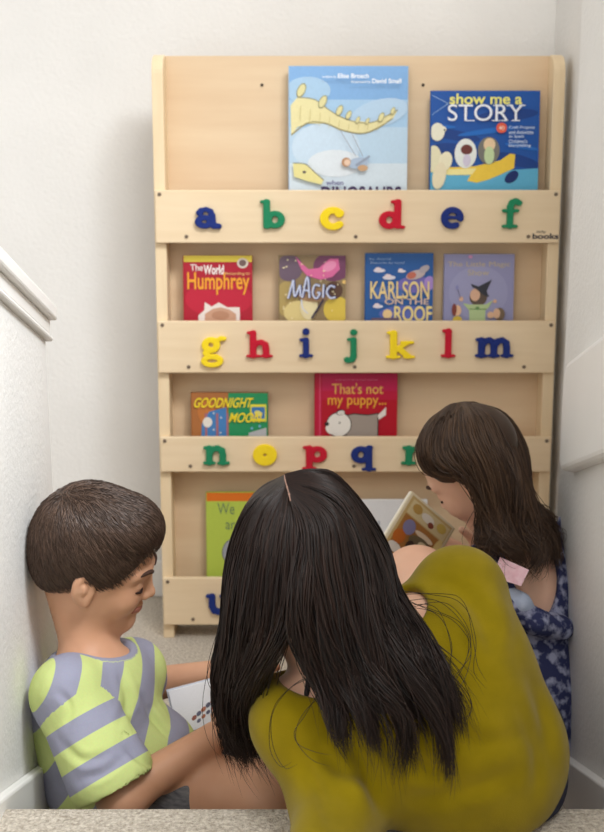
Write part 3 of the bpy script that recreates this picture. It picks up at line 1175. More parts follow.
def art_moon(A):
    k = 604 / 90
    q = lambda pts: [Z(x, y, 185, 385, k) for x, y in pts]
    e = lambda x, y, rx, ry, c, r=0: A.ell(*Z(x, y, 185, 385, k), rx / k, ry / k, c, r)
    t = lambda s, x0, y0, x1, y1, c, b=.012, **w: A.text(s, *Z(x0, y0, 185, 385, k), *Z(x1, y1, 185, 385, k), c, b, **w)
    A.rect(185, 385, 229, 560, (176, 112, 62))
    A.rect(228, 385, 275, 560, (36, 146, 92))
    e(140, 180, 60, 80, (196, 120, 60))
    A.poly(q([(95, 900), (110, 260), (160, 180), (275, 150), (275, 900)]), (70, 130, 190))
    for x in (130, 205, 275):
        A.rect(*Z(x, 190, 185, 385, k), *Z(x + 16, 900, 185, 385, k), (170, 110, 120))
    e(148, 250, 32, 34, (236, 230, 220))
    for x, y in ((190, 190), (240, 220), (190, 300), (235, 320)): e(x, y, 6, 6, (220, 226, 230))
    A.rect(*Z(436, 130, 185, 385, k), *Z(545, 245, 185, 385, k), (230, 220, 70))
    A.rect(*Z(446, 148, 185, 385, k), *Z(535, 225, 185, 385, k), (60, 120, 180))
    e(490, 190, 26, 18, (230, 220, 120), 20)
    A.poly(q([(425, 320), (545, 285), (550, 900), (425, 900)]), (186, 186, 190))
    for x, y in ((447, 290), (500, 275)): e(x, y, 9, 9, (120, 180, 210))
    t('GOODNIGHT', 52, 86, 440, 152, (248, 222, 48), .02, slant=3)
    t('MOON', 290, 186, 500, 250, (248, 222, 48), .02, slant=3)


def art_puppy(A):
    k = 604 / 95
    q = lambda pts: [Z(x, y, 310, 368, k) for x, y in pts]
    e = lambda x, y, rx, ry, c, r=0: A.ell(*Z(x, y, 310, 368, k), rx / k, ry / k, c, r)
    t = lambda s, x0, y0, x1, y1, c, b=.012, **w: A.text(s, *Z(x0, y0, 310, 368, k), *Z(x1, y1, 310, 368, k), c, b, **w)
    A.rect(310, 368, 400, 392, (196, 28, 84))
    A.rect(310, 391, 400, 400, (192, 20, 62))
    A.rect(310, 368, 322, 560, (190, 18, 60))
    A.stroke([(320, 370), (320, 500)], .8, (224, 90, 130))
    t('a picture book to touch and feel', 165, 70, 430, 84, (220, 120, 160), 0)
    t("That's not", 140, 98, 468, 166, (238, 184, 92), .006)
    t('my puppy...', 114, 190, 488, 256, (240, 176, 60), .006)
    A.poly(q([(225, 300), (280, 288), (370, 296), (440, 285), (440, 360), (436, 700), (240, 700), (220, 500)]), (40, 32, 36))
    A.poly(q([(232, 306), (280, 295), (370, 303), (433, 292), (432, 700), (246, 700)]), (164, 152, 142))
    A.poly(q([(434, 300), (488, 248), (486, 300), (440, 330)]), (238, 228, 220))
    e(185, 360, 82, 80, (40, 32, 36), -12)
    e(185, 360, 77, 75, (238, 234, 226), -12)
    e(140, 385, 40, 36, (238, 234, 226), 20)
    e(108, 356, 15, 12, (30, 26, 30))
    e(190, 348, 5, 6, (30, 26, 30))
    e(196, 282, 28, 18, (40, 32, 36), -8)
    e(198, 284, 24, 14, (228, 222, 214), -8)


def art_green(A):
    k = 604 / 160
    q = lambda pts: [Z(x, y, 140, 470, k) for x, y in pts]
    e = lambda x, y, rx, ry, c, r=0: A.ell(*Z(x, y, 140, 470, k), rx / k, ry / k, c, r)
    A.rect(200, 490, 300, 502, (226, 118, 36))
    A.text('We', 217, 504, 234, 515, (110, 134, 96), .0)
    A.text('are', 225, 523, 240, 530, (110, 134, 96), .0)
    e(338, 305, 30, 44, (110, 112, 122), 20)
    e(338, 305, 27, 41, (160, 162, 172), 20)
    e(375, 330, 46, 60, (160, 162, 172))
    e(345, 380, 34, 22, (110, 112, 122), -30)
    e(345, 380, 30, 19, (160, 162, 172), -30)


def art_white(A):
    A.stroke([(372, 530), (380, 522), (376, 540), (384, 534), (382, 548)], .8, (130, 150, 176))
    A.stroke([(374, 545), (384, 552), (376, 556)], .8, (130, 150, 176))
    A.ell(382, 548, 6, 3, (180, 196, 212), 20)


shelf_book('large light blue picture book with a long yellow dinosaur neck, top shelf', 289, 409, 65, 0, (176, 206, 234), art_dino, w=.028)
shelf_book('deep blue book titled show me a STORY with a yellow boat, top shelf', 432, 541.5, 90, 0, (18, 84, 168), art_story, w=.028)
shelf_book('red book with yellow top band titled The World According to Humphrey', 183, 252, 255.5, 1, (178, 12, 44), art_humphrey, w=.03)
shelf_book('gold and pink swirling book titled MAGIC', 279, 346, 255.5, 1, (150, 128, 92), art_magic, w=.03)
shelf_book('blue book titled KARLSON ON THE ROOF in pale yellow letters', 366, 434, 253, 1, (34, 92, 162), art_karlson, w=.03)
shelf_book('lilac book showing a child in a black pointed hat', 445.5, 515.5, 254, 1, (150, 150, 188), art_witch, w=.03)
shelf_book('small orange and green board book titled GOODNIGHT MOON', 191, 268, 393, 2, (150, 90, 50), art_moon, w=.03, thick=.013)
shelf_book("red board book titled That's not my puppy with a grey dog", 315, 398, 373.5, 2, (184, 14, 40), art_puppy, w=.028, thick=.02)
shelf_book('lime green book with orange top strip above the blue letter u', 206, 282, 493.5, 3, (186, 206, 84), art_green, w=.03)
shelf_book('white-covered book on the bottom shelf behind the mother', 338, 428, 501, 3, (238, 240, 242), art_white, w=.03)

# maker's mark burnt into the top rail
lm = Art(lambda x: bl(x, 235)[0], lambda y: bl(540, y)[1], y0=-.0004)
lm.text('tidy', 536, 230.5, 546, 233.6, (70, 66, 70), .01)
lm.text('books', 532.5, 233.5, 558.5, 239, (64, 62, 70), .03)
lm.build('maker_mark', parent=rails[0])


# ================================================================== people
SK_BOY = skin_mat('skin_boy', (198, 148, 116), (210, 161, 130))
SK_WOM = skin_mat('skin_woman', (222, 174, 146), (232, 188, 162))
SK_GIRL = skin_mat('skin_girl', (218, 172, 146), (230, 186, 160))
HR_BOY = hair_mat('hair_brown_short', (54, 40, 33), (100, 79, 66), .40)
HR_WOM = hair_mat('hair_black_brown', (19, 12, 10), (46, 30, 24), .42)
HR_GIRL = hair_mat('hair_brown_long', (48, 34, 26), (88, 66, 49), .40)
M_BROW = flat((70, 48, 38), .8)
M_LASH = flat((48, 30, 26), .8)
M_LIP = flat((188, 124, 108), .5)

# ---------------------------------------------------------------- boy
bh = Head(P(97, 560, 1.655), (math.cos(.06), math.sin(.06), -.36), (0.0, -.20, 1), .875, .007)
b_sh_n, b_sh_f = P(68, 695, 1.605), P(132, 672, 1.765)
b_el_n, b_wr_n = P(122, 797, 1.575), P(213, 737, 1.635)
b_el_f, b_wr_f = P(142, 686, 1.885), P(222, 672, 1.872)
torso_b = [Cap(P(94, 694, 1.685), P(114, 770, 1.72), .074, .085, .03),
           Cap(P(114, 770, 1.72), P(128, 800, 1.73), .085, .085, .03),
           Ell(P(142, 758, 1.715), (.066, .066, .062), None, .03),
           Cap(b_sh_n, b_sh_f, .040, .040, .035)]
thigh_n = Cap(P(138, 788, 1.70), P(262, 801, 1.605), .066, .053, .02)
thigh_f = Cap(P(150, 770, 1.80), P(268, 712, 1.95), .047, .042, .02)
boy = torso_b + [
    Cap(P(96, 674, 1.675), bh.p(0, -.035, -.05), .038, .037, .03),
    Cap(b_sh_n, b_el_n, .036, .031, .02), Cap(b_el_n, b_wr_n, .031, .0205, .02),
    Cap(b_sh_f, b_el_f, .034, .028, .02), Cap(b_el_f, b_wr_f, .029, .0205, .02),
    thigh_n, Cap(P(262, 801, 1.605), P(212, 772, 1.80), .048, .030, .02), Cap(P(212, 772, 1.80), P(176, 772, 1.85), .028, .020, .02),
    thigh_f, Cap(P(268, 712, 1.95), P(238, 740, 1.90), .042, .030, .02), Cap(P(238, 740, 1.90), P(215, 735, 1.97), .027, .020, .02)]
boy += [Joint(hand(b_wr_n, P(246, 716, 1.66) - b_wr_n, (-.2, .3, 1), (0, 1, .2), .78, .55), .012),
        Joint(hand(b_wr_f, P(256, 674, 1.845) - b_wr_f, (-.1, -.6, .5), (0, -.6, .5), .78, .6), .012)]
boy += [Joint(bh.prims(), .02), Half((0, 0, .004), (0, 0, -1), .003)]
person = implicit_obj('person', boy, .003, SK_BOY)
tag(person, 'boy with short brown hair in lime and grey striped t-shirt beside the half wall', 'person')
bh.face_parts(person, M_BROW, M_LASH, M_LIP)
# short hair: solid cap plus combed strands
cut1 = Half(P(131, 572, 1.62), np.array([.66, .0, -.75]), .006)
cut2 = Half(P(70, 596, 1.60), (.12, .1, -1), .006)
capp = [bh.hair_region(.005), bh.e((0, .026, .081), (.063, .061, .046), .02), bh.e((0, -.056, .005), (.068, .053, .078), .02), bh.e((0, -.028, .050), (.077, .078, .077), .02)]
for q in (-1, 1):
    capp.append(bh.e((q * .083, -.004, -.012), (.020, .022, .034), .004, 's'))
capp += [cut1, cut2]
V, Q = implicit(capp, .003)
parts = [(V, Q, np.full(len(V), .15))]
N = 9000
sel = rng.integers(0, len(V), N * 2)
lr, lf, lu = bh.loc(V[sel])
sel = sel[(lu > -.08)][:N]
root = V[sel]
flow0 = bh.f * .62 - bh.u * .34
crown = bh.p(0, -.055, .115)


def grad(prims, X):
    e = 1e-3
    g = []
    for i in range(3):
        d = np.zeros(3)
        d[i] = e
        a, b = X + d, X - d
        g.append((combine(prims, a[:, 0], a[:, 1], a[:, 2]) - combine(prims, b[:, 0], b[:, 1], b[:, 2])) / (2 * e))
    g = np.stack(g, 1)
    return g / (np.linalg.norm(g, axis=1, keepdims=True) + 1e-9)


def short_strands(prims, root, steps=7, length=.042, rad=.0010, lift=.0028):
    n = len(root)
    S = [root - 0.001 * grad(prims, root)]
    X = root.copy()
    jit = rng.normal(0, .12, (n, 3))
    L = length * (.6 + .7 * rng.random((n, 1))) / steps
    for j in range(steps):
        g = grad(prims, X)
        d = (X - crown)
        d /= np.linalg.norm(d, axis=1, keepdims=True)
        v = d * .7 + flow0 + jit + np.where(np.linalg.norm(X - crown, axis=1, keepdims=True) < .035, 1.0, 0) * (bh.f * .8 + jit * 2)
        v -= (v * g).sum(1, keepdims=True) * g
        v /= np.linalg.norm(v, axis=1, keepdims=True) + 1e-9
        X = X + v * L
        dist = combine(prims, X[:, 0], X[:, 1], X[:, 2])[:, None]
        X = X - grad(prims, X) * (dist - lift * (j + 1) / steps * (.3 + rng.random((n, 1))))
        S.append(X.copy())
    S = np.stack(S, 1)
    t = np.linspace(0, 1, steps + 1)
    R_ = rad * (1 - .85 * t ** 2)[None] * np.ones((n, 1))
    return tubes(S, R_, rng.random(n))


sv, sq, stt = short_strands(capp[:4], root)
tips = sv.reshape(N, -1, 3)[:, -6:].mean(1)
ok = np.ones(N, bool)
for c_ in (cut1, cut2): ok &= c_.d(tips[:, 0], tips[:, 1], tips[:, 2]) < .003 + .004 * rng.random(N)
okv = np.repeat(ok, len(sv) // N)
remap = np.cumsum(okv) - 1
sq = sq[okv[sq[:, 0]]]
parts.append((sv[okv], remap[sq], stt[okv]))
hair_obj(parts, HR_BOY, person)


def stripe_mat(name, c1, c2, cut=.5):
    m, n, l, b = new_mat(name, .85, .15)
    at = n.new('ShaderNodeAttribute')
    at.attribute_name = 'stripe'
    fr = n.new('ShaderNodeMath')
    fr.operation = 'FRACT'
    l.new(at.outputs['Fac'], fr.inputs[0])
    gt = n.new('ShaderNodeMath')
    gt.operation = 'GREATER_THAN'
    gt.inputs[1].default_value = cut
    l.new(fr.outputs[0], gt.inputs[0])
    mx = n.new('ShaderNodeMix')
    mx.data_type = 'RGBA'
    mx.inputs['A'].default_value = lin(*c1)
    mx.inputs['B'].default_value = lin(*c2)
    l.new(gt.outputs[0], mx.inputs['Factor'])
    tc = n.new('ShaderNodeTexCoord')
    ns = n.new('ShaderNodeTexNoise')
    ns.inputs['Scale'].default_value = 420
    l.new(tc.outputs['Object'], ns.inputs['Vector'])
    m2 = n.new('ShaderNodeMix')
    m2.data_type = 'RGBA'
    m2.blend_type = 'MULTIPLY'
    m2.inputs['Factor'].default_value = .14
    l.new(mx.outputs['Result'], m2.inputs['A'])
    l.new(ns.outputs['Color'], m2.inputs['B'])
    l.new(m2.outputs['Result'], b.inputs['Base Color'])
    n2 = n.new('ShaderNodeTexNoise')
    n2.inputs['Scale'].default_value = 30
    n2.inputs['Detail'].default_value = 2
    l.new(tc.outputs['Object'], n2.inputs['Vector'])
    bp = n.new('ShaderNodeBump')
    bp.inputs['Strength'].default_value = .5
    bp.inputs['Distance'].default_value = .006
    l.new(n2.outputs['Fac'], bp.inputs['Height'])
    l.new(bp.outputs['Normal'], b.inputs['Normal'])
    return m


M_STRIPE = stripe_mat('striped_jersey', (156, 157, 177), (206, 220, 142))
ax_n = nrm(b_el_n - b_sh_n)
slv = [Cap(b_sh_n + np.array([0, 0, .004]), P(110, 775, 1.575), .049, .060, .03), Half(P(118, 793, 1.57), ax_n + np.array([-.12, 0, -.12]), .004)]
slv_hole = Cap(P(104, 752, 1.58), P(128, 815, 1.565), .046, .058, .004, 's')
slv_f = [Cap(b_sh_f, b_el_f, .045, .050, .03), Half(b_sh_f + (b_el_f - b_sh_f) * .55, b_el_f - b_sh_f, .004)]
tee = [p.grow(.010) for p in torso_b] + [Joint(slv, .016), Joint(slv_f, .02),
      Ell(P(160, 752, 1.70), (.052, .05, .055), None, .03), Cap(P(56, 700, 1.70), P(92, 792, 1.70), .045, .05, .03)]
# collar, folds
nk = [P(50, 652, 1.66), P(74, 664, 1.625), P(104, 662, 1.64), P(126, 648, 1.70)]
tee += [Cap(P(118, 655, 1.715), P(158, 716, 1.68), .010, .008, .012), Cap(P(158, 716, 1.68), P(182, 752, 1.66), .008, .006, .012)]
tee += [Ell(P(94, 640, 1.685), (.056, .06, .042), None, .010, 's'), slv_hole, Half((0, 0, .012), (0, 0, -1), .003)]


def tee_stripe(V):
    c = combine(slv[:1], V[:, 0], V[:, 1], V[:, 2])
    t = combine([p.grow(.010) for p in torso_b], V[:, 0], V[:, 1], V[:, 2])
    z = (V - CAM) @ FW
    px = (V - CAM)[:, 0] * F_PX / z
    py = -((V - CAM) @ UP) * F_PX / z
    body = (V[:, 0] * .80 - V[:, 2] * .42 + V[:, 1] * .25) / .062
    arm = (V - b_sh_n) @ ax_n / .057 + .36
    v = np.where(c < t - .004, arm, body + .35)
    nkd = combine([Ell(P(94, 640, 1.685), (.056, .06, .042), None, .010)], V[:, 0], V[:, 1], V[:, 2])
    return np.where(nkd < .011, .2, v)


implicit_obj('t_shirt', tee, .0025, M_STRIPE, person, relax=2, attr={'stripe': tee_stripe},
             post=([([(120, 672), (128, 700), (120, 722)], .006, .005), ([(124, 742), (146, 762), (166, 770)], .006, .005),
                    ([(60, 742), (84, 760), (116, 752)], .006, .003), ([(80, 780), (104, 772), (130, 752)], .006, .003), ([(140, 690), (152, 716), (172, 742)], .005, .004), ([(58, 690), (70, 706), (66, 726)], .005, .003)], .0022))
col = [Cap(nk[i], nk[i + 1], .007, .007, .006) for i in range(3)]
M_COLLAR = noise_mat('grey_rib', (146, 146, 168), (164, 164, 186), 300, .85, .3, 500, dist=.001)
M_SHORTS = noise_mat('grey_plaid', (74, 74, 80), (120, 118, 118), 60, .85, .3, 300, dist=.001, stretch=(1, 1, 4))
sho = [Cap(P(114, 785, 1.72), P(140, 792, 1.73), .094, .088, .03), Cap(P(138, 788, 1.70), P(196, 795, 1.66), .078, .070, .02), Cap(P(150, 770, 1.80), P(212, 741, 1.88), .053, .050, .02),
       Half((0, 0, .004), (0, 0, -1), .003)]
implicit_obj('shorts', sho, .0035, M_SHORTS, person)

# ---------------------------------------------------------------- woman
wh = Head(P(308, 569, 1.435), (-.34, .74, -.50), (-.10, .15, 1), .97)
w_sr, w_sl = P(459, 594, 1.50), P(304, 720, 1.425)
w_ell_, w_wrl = P(340, 802, 1.375), P(318, 872, 1.235)
w_elr, w_wrr = P(398, 668, 1.655), P(372, 645, 1.70)
torso_w = [Cap(P(477, 752, 1.465), P(447, 690, 1.47), .100, .104, .03),
           Cap(P(447, 690, 1.47), P(402, 672, 1.475), .104, .090, .03),
           Cap(P(440, 658, 1.475), w_sr, .076, .049, .04),
           Cap(P(392, 674, 1.465), w_sl, .080, .055, .04),
           Cap(P(470, 780, 1.44), P(415, 775, 1.44), .075, .065, .05)]
arm_wl = [Cap(w_sl, w_ell_, .050, .045, .03), Cap(w_ell_, w_wrl, .045, .028, .03)]
arm_wr = [Cap(w_sr, w_elr, .048, .040, .03), Cap(w_elr, w_wrr, .040, .026, .03)]
w_kn, w_an = P(417, 582, 1.775), P(398, 690, 1.96)
w_kl, w_al = P(372, 706, 1.85), P(345, 690, 1.99)
th_r = Cap(P(500, 740, 1.53), w_kn, .074, .054, .03)
th_l = Cap(P(430, 770, 1.50), w_kl, .074, .054, .03)
wom = torso_w + arm_wl + arm_wr + [
    Cap(P(352, 682, 1.47), wh.p(0, -.028, -.075), .056, .050, .03),
    Ell(P(476, 765, 1.48), (.105, .095, .075), None, .03),
    th_r, Cap(w_kn, w_an, .050, .032, .02), Cap(w_an, P(350, 660, 2.08), .03, .022, .02),
    th_l, Cap(w_kl, w_al, .050, .032, .02), Cap(w_al, P(322, 680, 2.04), .03, .022, .02)]
wom += [Joint(hand(w_wrl, (-.1, -.9, -.28), (0, 0, -1), (1, 0, 0), .95, .25), .012),
        Joint(hand(w_wrr, (-.9, .3, -.1), (0, .3, -1), (0, .6, .8), .95, .6), .012),
        Joint(wh.prims(), .02), Half((0, 0, .004), (0, 0, -1), .003)]
mother = implicit_obj('person', wom, .0036, SK_WOM)
tag(mother, 'woman with long black hair and mustard sweater, seen from behind on the carpeted step', 'person')
wh.face_parts(mother, M_BROW, M_LASH, M_LIP)

M_SWEAT = noise_mat('mustard_knit', (130, 112, 4), (142, 123, 8), 25, .9, .35, 700, dist=.0012, spec=.1)
M_SWEAT.node_tree.nodes['Principled BSDF'].inputs['Sheen Weight'].default_value = .12
swe = [p.grow(.008) for p in torso_w] + [p.grow(.009) for p in arm_wl] + [p.grow(.007) for p in arm_wr]
swe += [Ell(P(451, 664, 1.455), (.074, .085, .080), None, .03), Ell(P(485, 664, 1.47), (.040, .05, .085), None, .03), Ell(P(430, 740, 1.41), (.11, .075, .09), None, .04),
        Ell(P(520, 750, 1.46), (.052, .06, .075), None, .03)]
swe += [Ell(P(322, 652, 1.425), (.066, .075, .052), None, .008, 's'), Ell(P(352, 640, 1.42), (.070, .08, .050), None, .008, 's'), Ell(P(408, 612, 1.44), (.026, .04, .030), None, .008, 's'),
        Half((0, 0, .1615), (0, 0, -1), .003) if False else Half(P(318, 866, 1.245), P(318, 866, 1.245) - w_ell_, .003)]
# everything above the step top; the belly overhangs the landing
swe += [Half((0, 0, .164), (0, 0, -1), .004)]
implicit_obj('sweater', swe, .0036, M_SWEAT, mother, relax=2,
             post=([([(352, 742), (372, 782), (388, 822)], .010, .009), ([(312, 742), (340, 768), (372, 782)], .008, .004), ([(300, 760), (318, 792), (330, 822)], .008, .003), ([(532, 672), (544, 716), (552, 770)], .009, .007),
                    ([(520, 700), (536, 750), (534, 800)], .008, .004), ([(430, 720), (480, 742), (536, 735)], .010, .003), ([(400, 800), (460, 792), (520, 770)], .010, .003), ([(446, 580), (478, 610), (494, 660)], .009, .004),
                    ([(500, 570), (516, 610), (516, 660)], .008, .003), ([(380, 740), (430, 770), (480, 780)], .010, .003)], .002))
M_NAVY = noise_mat('navy_denim', (26, 28, 46), (40, 44, 66), 120, .85, .3, 400, dist=.001)
shw = [Ell(P(490, 772, 1.48), (.098, .10, .080), None, .03), Cap(P(500, 740, 1.53), P(478, 700, 1.60), .088, .080, .02), Cap(P(430, 770, 1.50), P(412, 748, 1.60), .078, .076, .02), Half((0, 0, .163), (0, 0, -1), .003)]
implicit_obj('shorts', shw, .004, M_NAVY, mother)


def snap(p, prims, off=0.0):
    X = np.array([p])
    for _ in range(6): X = X - grad(prims, X) * (combine(prims, X[:, 0], X[:, 1], X[:, 2])[:, None] - off)
    return X[0]


sp = [snap(P(*p), wom, .001) for p in ((281, 656, 1.37), (288, 668, 1.36), (295, 680, 1.36), (303, 692, 1.36))]
implicit_obj('strap', [Cap(sp[i], sp[i + 1], .0035, .0035, .003) for i in range(3)], .0018, flat((24, 22, 28), .8), mother)

hc = wh.c
capw = [wh.hair_region(-.002), Half(wh.p(0, .060, .0), wh.f * .92 - wh.u * .25, .006)]
V, Q = implicit(capw, .004)
parts = [(V, Q, np.full(len(V), .1))]


def G(*pts): return [P(*p) for p in pts]


shL = Sheet([
    G((290, 474, 1.50), (268, 492, 1.535), (250, 545, 1.545), (240, 620, 1.53), (231, 690, 1.52), (238, 735, 1.53), (252, 764, 1.54)),
    G((288, 474, 1.46), (258, 494, 1.49), (239, 548, 1.51), (231, 620, 1.50), (224, 690, 1.50), (233, 735, 1.51), (247, 764, 1.52)),
    G((285, 475, 1.42), (250, 503, 1.43), (229, 555, 1.45), (225, 625, 1.455), (218, 690, 1.465), (224, 730, 1.475), (239, 758, 1.485)),
    G((285, 478, 1.395), (254, 508, 1.375), (235, 560, 1.38), (231, 630, 1.395), (223, 690, 1.435), (230, 735, 1.465), (250, 768, 1.485)),
    G((286, 484, 1.37), (266, 515, 1.345), (253, 568, 1.335), (247, 632, 1.35), (236, 692, 1.415), (242, 738, 1.455), (261, 774, 1.485)),
    G((288, 490, 1.355), (281, 525, 1.330), (274, 575, 1.318), (268, 630, 1.33), (250, 690, 1.405), (253, 740, 1.46), (272, 776, 1.49)),
    G((290, 498, 1.348), (297, 532, 1.325), (296, 578, 1.312), (290, 628, 1.322), (272, 678, 1.39), (262, 735, 1.465), (268, 770, 1.50)),
])
shR = Sheet([
    G((290, 498, 1.346), (296, 532, 1.322), (292, 575, 1.308), (291, 628, 1.306), (297, 664, 1.316), (322, 706, 1.320), (346, 756, 1.318)),
    G((289, 492, 1.350), (311, 526, 1.322), (316, 578, 1.306), (323, 632, 1.302), (341, 680, 1.308), (366, 724, 1.308), (376, 786, 1.310)),
    G((288, 487, 1.360), (330, 516, 1.328), (342, 575, 1.315), (352, 632, 1.305), (369, 685, 1.300), (392, 732, 1.300), (398, 802, 1.304)),
    G((287, 483, 1.372), (314, 488, 1.353), (343, 508, 1.348), (364, 568, 1.335), (377, 628, 1.318), (399, 680, 1.302), (424, 724, 1.300), (430, 786, 1.302)),
    G((286, 479, 1.388), (316, 479, 1.380), (348, 498, 1.380), (379, 560, 1.372), (392, 615, 1.345), (420, 662, 1.312), (450, 708, 1.302), (464, 762, 1.302)),
    G((285, 476, 1.405), (315, 473, 1.405), (346, 490, 1.415), (384, 550, 1.420), (395, 600, 1.385), (423, 648, 1.330), (454, 694, 1.308), (474, 736, 1.308)),
    G((287, 474, 1.44), (314, 471, 1.447), (342, 484, 1.455), (380, 540, 1.468), (391, 592, 1.44), (414, 634, 1.370), (440, 678, 1.322), (466, 712, 1.310)),
    G((289, 474, 1.48), (312, 472, 1.49), (336, 482, 1.50), (372, 535, 1.515), (384, 585, 1.48), (400, 625, 1.42), (424, 664, 1.345), (446, 704, 1.316)),
])
for sh, n, lk in ((shL, 2800, 10), (shR, 4800, 17)):
    v, q = sheet_core(sh, hc, .010)
    parts.append((v, q, np.full(len(v), .05)))
    parts.append(sheet_strands(sh, n, .0011, .0125, hc, .012, 1.7, .30, .012, lk))
    parts.append(sheet_strands(sh, 260, .0007, .010, hc, .001, 1.3, .1, .03, 0))
fly = [G((396, 600, 1.40), (430, 606, 1.40), (458, 622, 1.385), (470, 655, 1.35), (450, 690, 1.335), (440, 712, 1.33)),
       G((398, 604, 1.40), (440, 600, 1.41), (466, 630, 1.37), (468, 665, 1.345), (448, 700, 1.325)),
       G((400, 606, 1.39), (436, 612, 1.39), (452, 640, 1.36), (448, 672, 1.34), (428, 700, 1.32)),
       G((392, 590, 1.42), (425, 592, 1.42), (460, 604, 1.40), (476, 640, 1.36), (478, 672, 1.345), (488, 684, 1.345)),
       G((410, 640, 1.37), (432, 648, 1.36), (452, 668, 1.34), (470, 694, 1.335), (468, 716, 1.33), (452, 724, 1.322)),
       G((320, 680, 1.315), (295, 688, 1.33), (276, 710, 1.345), (272, 742, 1.345), (284, 766, 1.335), (300, 764, 1.325)),
       G((322, 690, 1.315), (300, 715, 1.33), (294, 742, 1.325), (308, 760, 1.315), (330, 762, 1.31)),
       G((340, 700, 1.312), (330, 722, 1.318), (338, 748, 1.312), (352, 770, 1.312)),
       G((231, 640, 1.44), (216, 660, 1.45), (214, 690, 1.46), (218, 726, 1.47), (230, 752, 1.48)),
       G((232, 610, 1.43), (218, 640, 1.44), (212, 672, 1.46), (213, 704, 1.47)),
       G((388, 570, 1.44), (396, 592, 1.45), (398, 612, 1.44), (410, 628, 1.40)),
       G((390, 575, 1.43), (404, 596, 1.44), (402, 618, 1.42), (420, 622, 1.40))]
f2 = []
for c in fly:
    for _ in range(2):
        f2.append([p + rng.normal(0, .0035, 3) for p in c])
f2 = [catmull(c, 12) for c in f2]
swf = [p for p in swe if p.op == 'u']
for c in f2:
    for _ in range(3):
        dd = combine(swf, c[:, 0], c[:, 1], c[:, 2])
        c += grad(swf, c) * np.maximum(0, .005 - dd)[:, None]
parts.append(poly_strands(f2, .00045))
hair_obj(parts, HR_WOM, mother)
pl = [P(284.5, 475.5, 1.405), P(285, 480, 1.378), P(287, 487, 1.354), P(289, 494, 1.340), P(290.5, 501, 1.334)]
M_SCALP = flat((150, 118, 104), .7)
implicit_obj('parting', [Cap(pl[i], pl[i + 1], .0011, .0009, .002) for i in range(4)], .0008, M_SCALP, mother)

# ---------------------------------------------------------------- girl
gh = Head(P(473, 466, 1.83), (-.60, .30, -.60), (-.25, -.1, 1), .84, .009)
g_sl, g_sr = P(487, 572, 1.80), P(546, 548, 1.87)
g_ell, g_wrl = P(456, 632, 1.91), P(432, 628, 1.945)
g_elr, g_wrr = P(535, 612, 2.03), P(478, 570, 2.12)
torso_g = [Cap(P(519, 592, 1.84), P(524, 720, 1.85), .070, .082, .03), Cap(g_sl, g_sr, .036, .036, .04), Cap(P(505, 600, 1.85), P(535, 590, 1.86), .06, .06, .03)]
g_kl, g_kr = P(446, 655, 2.06), P(530, 660, 2.09)
girl = torso_g + [
    Cap(P(508, 560, 1.84), gh.p(0, -.03, -.06), .036, .036, .03),
    Cap(g_sl, g_ell, .033, .027, .02), Cap(g_ell, g_wrl, .027, .019, .02), Cap(g_sr, g_elr, .033, .027, .02), Cap(g_elr, g_wrr, .027, .019, .02),
    Cap(P(505, 728, 1.90), g_kl, .062, .045, .02), Cap(g_kl, P(490, 655, 2.14), .042, .028, .02), Cap(P(490, 655, 2.14), P(515, 655, 2.17), .025, .018, .02),
    Cap(P(540, 722, 1.90), g_kr, .062, .045, .02), Cap(g_kr, P(470, 675, 2.10), .042, .028, .02), Cap(P(470, 675, 2.10), P(445, 680, 2.12), .025, .018, .02)]
girl += [Joint(hand(g_wrl, P(410, 612, 1.945) - g_wrl, (-.1, .8, .3), (-.7, 0, .6), .74, .5), .012),
         Joint(hand(g_wrr, P(455, 556, 2.13) - g_wrr, (-.2, -.8, .3), (-.6, -.2, .7), .74, .4), .012),
         Joint(gh.prims(), .02), Half((0, 0, .004), (0, 0, -1), .003)]
daughter = implicit_obj('person', girl, .003, SK_GIRL)
tag(daughter, 'girl with long wavy brown hair and open-backed blue floral dress, beside the right wall', 'person')
gh.face_parts(daughter, M_BROW, M_LASH, M_LIP)

M_DRESS = noise_mat('floral_cotton', (52, 57, 96), (160, 164, 190), 58, .85, .3, 200, detail=6, dist=.002)
for e_, p_ in zip(M_DRESS.node_tree.nodes['Color Ramp'].color_ramp.elements, (.47, .60)): e_.position = p_
M_LINING = noise_mat('pale_blue_lining', (160, 172, 196), (184, 194, 214), 60, .85, .3, 150, dist=.002)
drs = [p.grow(.011) for p in torso_g] + [Cap(P(522, 690, 1.85), P(520, 735, 1.88), .098, .110, .03), Cap(P(500, 725, 1.9), P(462, 665, 2.02), .075, .062, .03), Cap(P(540, 722, 1.90), P(534, 676, 2.04), .075, .062, .03)]
drs += [Ell(P(533, 566, 1.775), (.043, .085, .088), None, .006, 's'), Ell(P(517, 535, 1.83), (.048, .06, .042), None, .006, 's')]
us = [P(482, 556, 1.76), P(500, 582, 1.748), P(516, 606, 1.738), P(536, 622, 1.738), P(562, 628, 1.765)]
drs += [Cap(us[i], us[i + 1], .013 + .002 * i, .013 + .002 * i, .012) for i in range(4)]
drs += [Cap(P(563, 520, 1.845), P(567, 610, 1.815), .008, .010, .01)]
for i in range(7):
    drs.append(Cap(P(500 + i * 11, 650, 1.735), P(498 + i * 12, 740, 1.72), .003, .004, .014, 's'))
drs += [Half((.446, 0, 0), (1, 0, 0), .004), Half((0, 0, .004), (0, 0, -1), .003)]
implicit_obj('dress', drs, .003, M_DRESS, daughter, relax=2)
implicit_obj('lining', [Cap(P(503, 588, 1.742), P(520, 604, 1.736), .011, .016, .012), Cap(P(520, 604, 1.736), P(540, 620, 1.742), .015, .006, .012)], .0025, M_LINING, daughter)
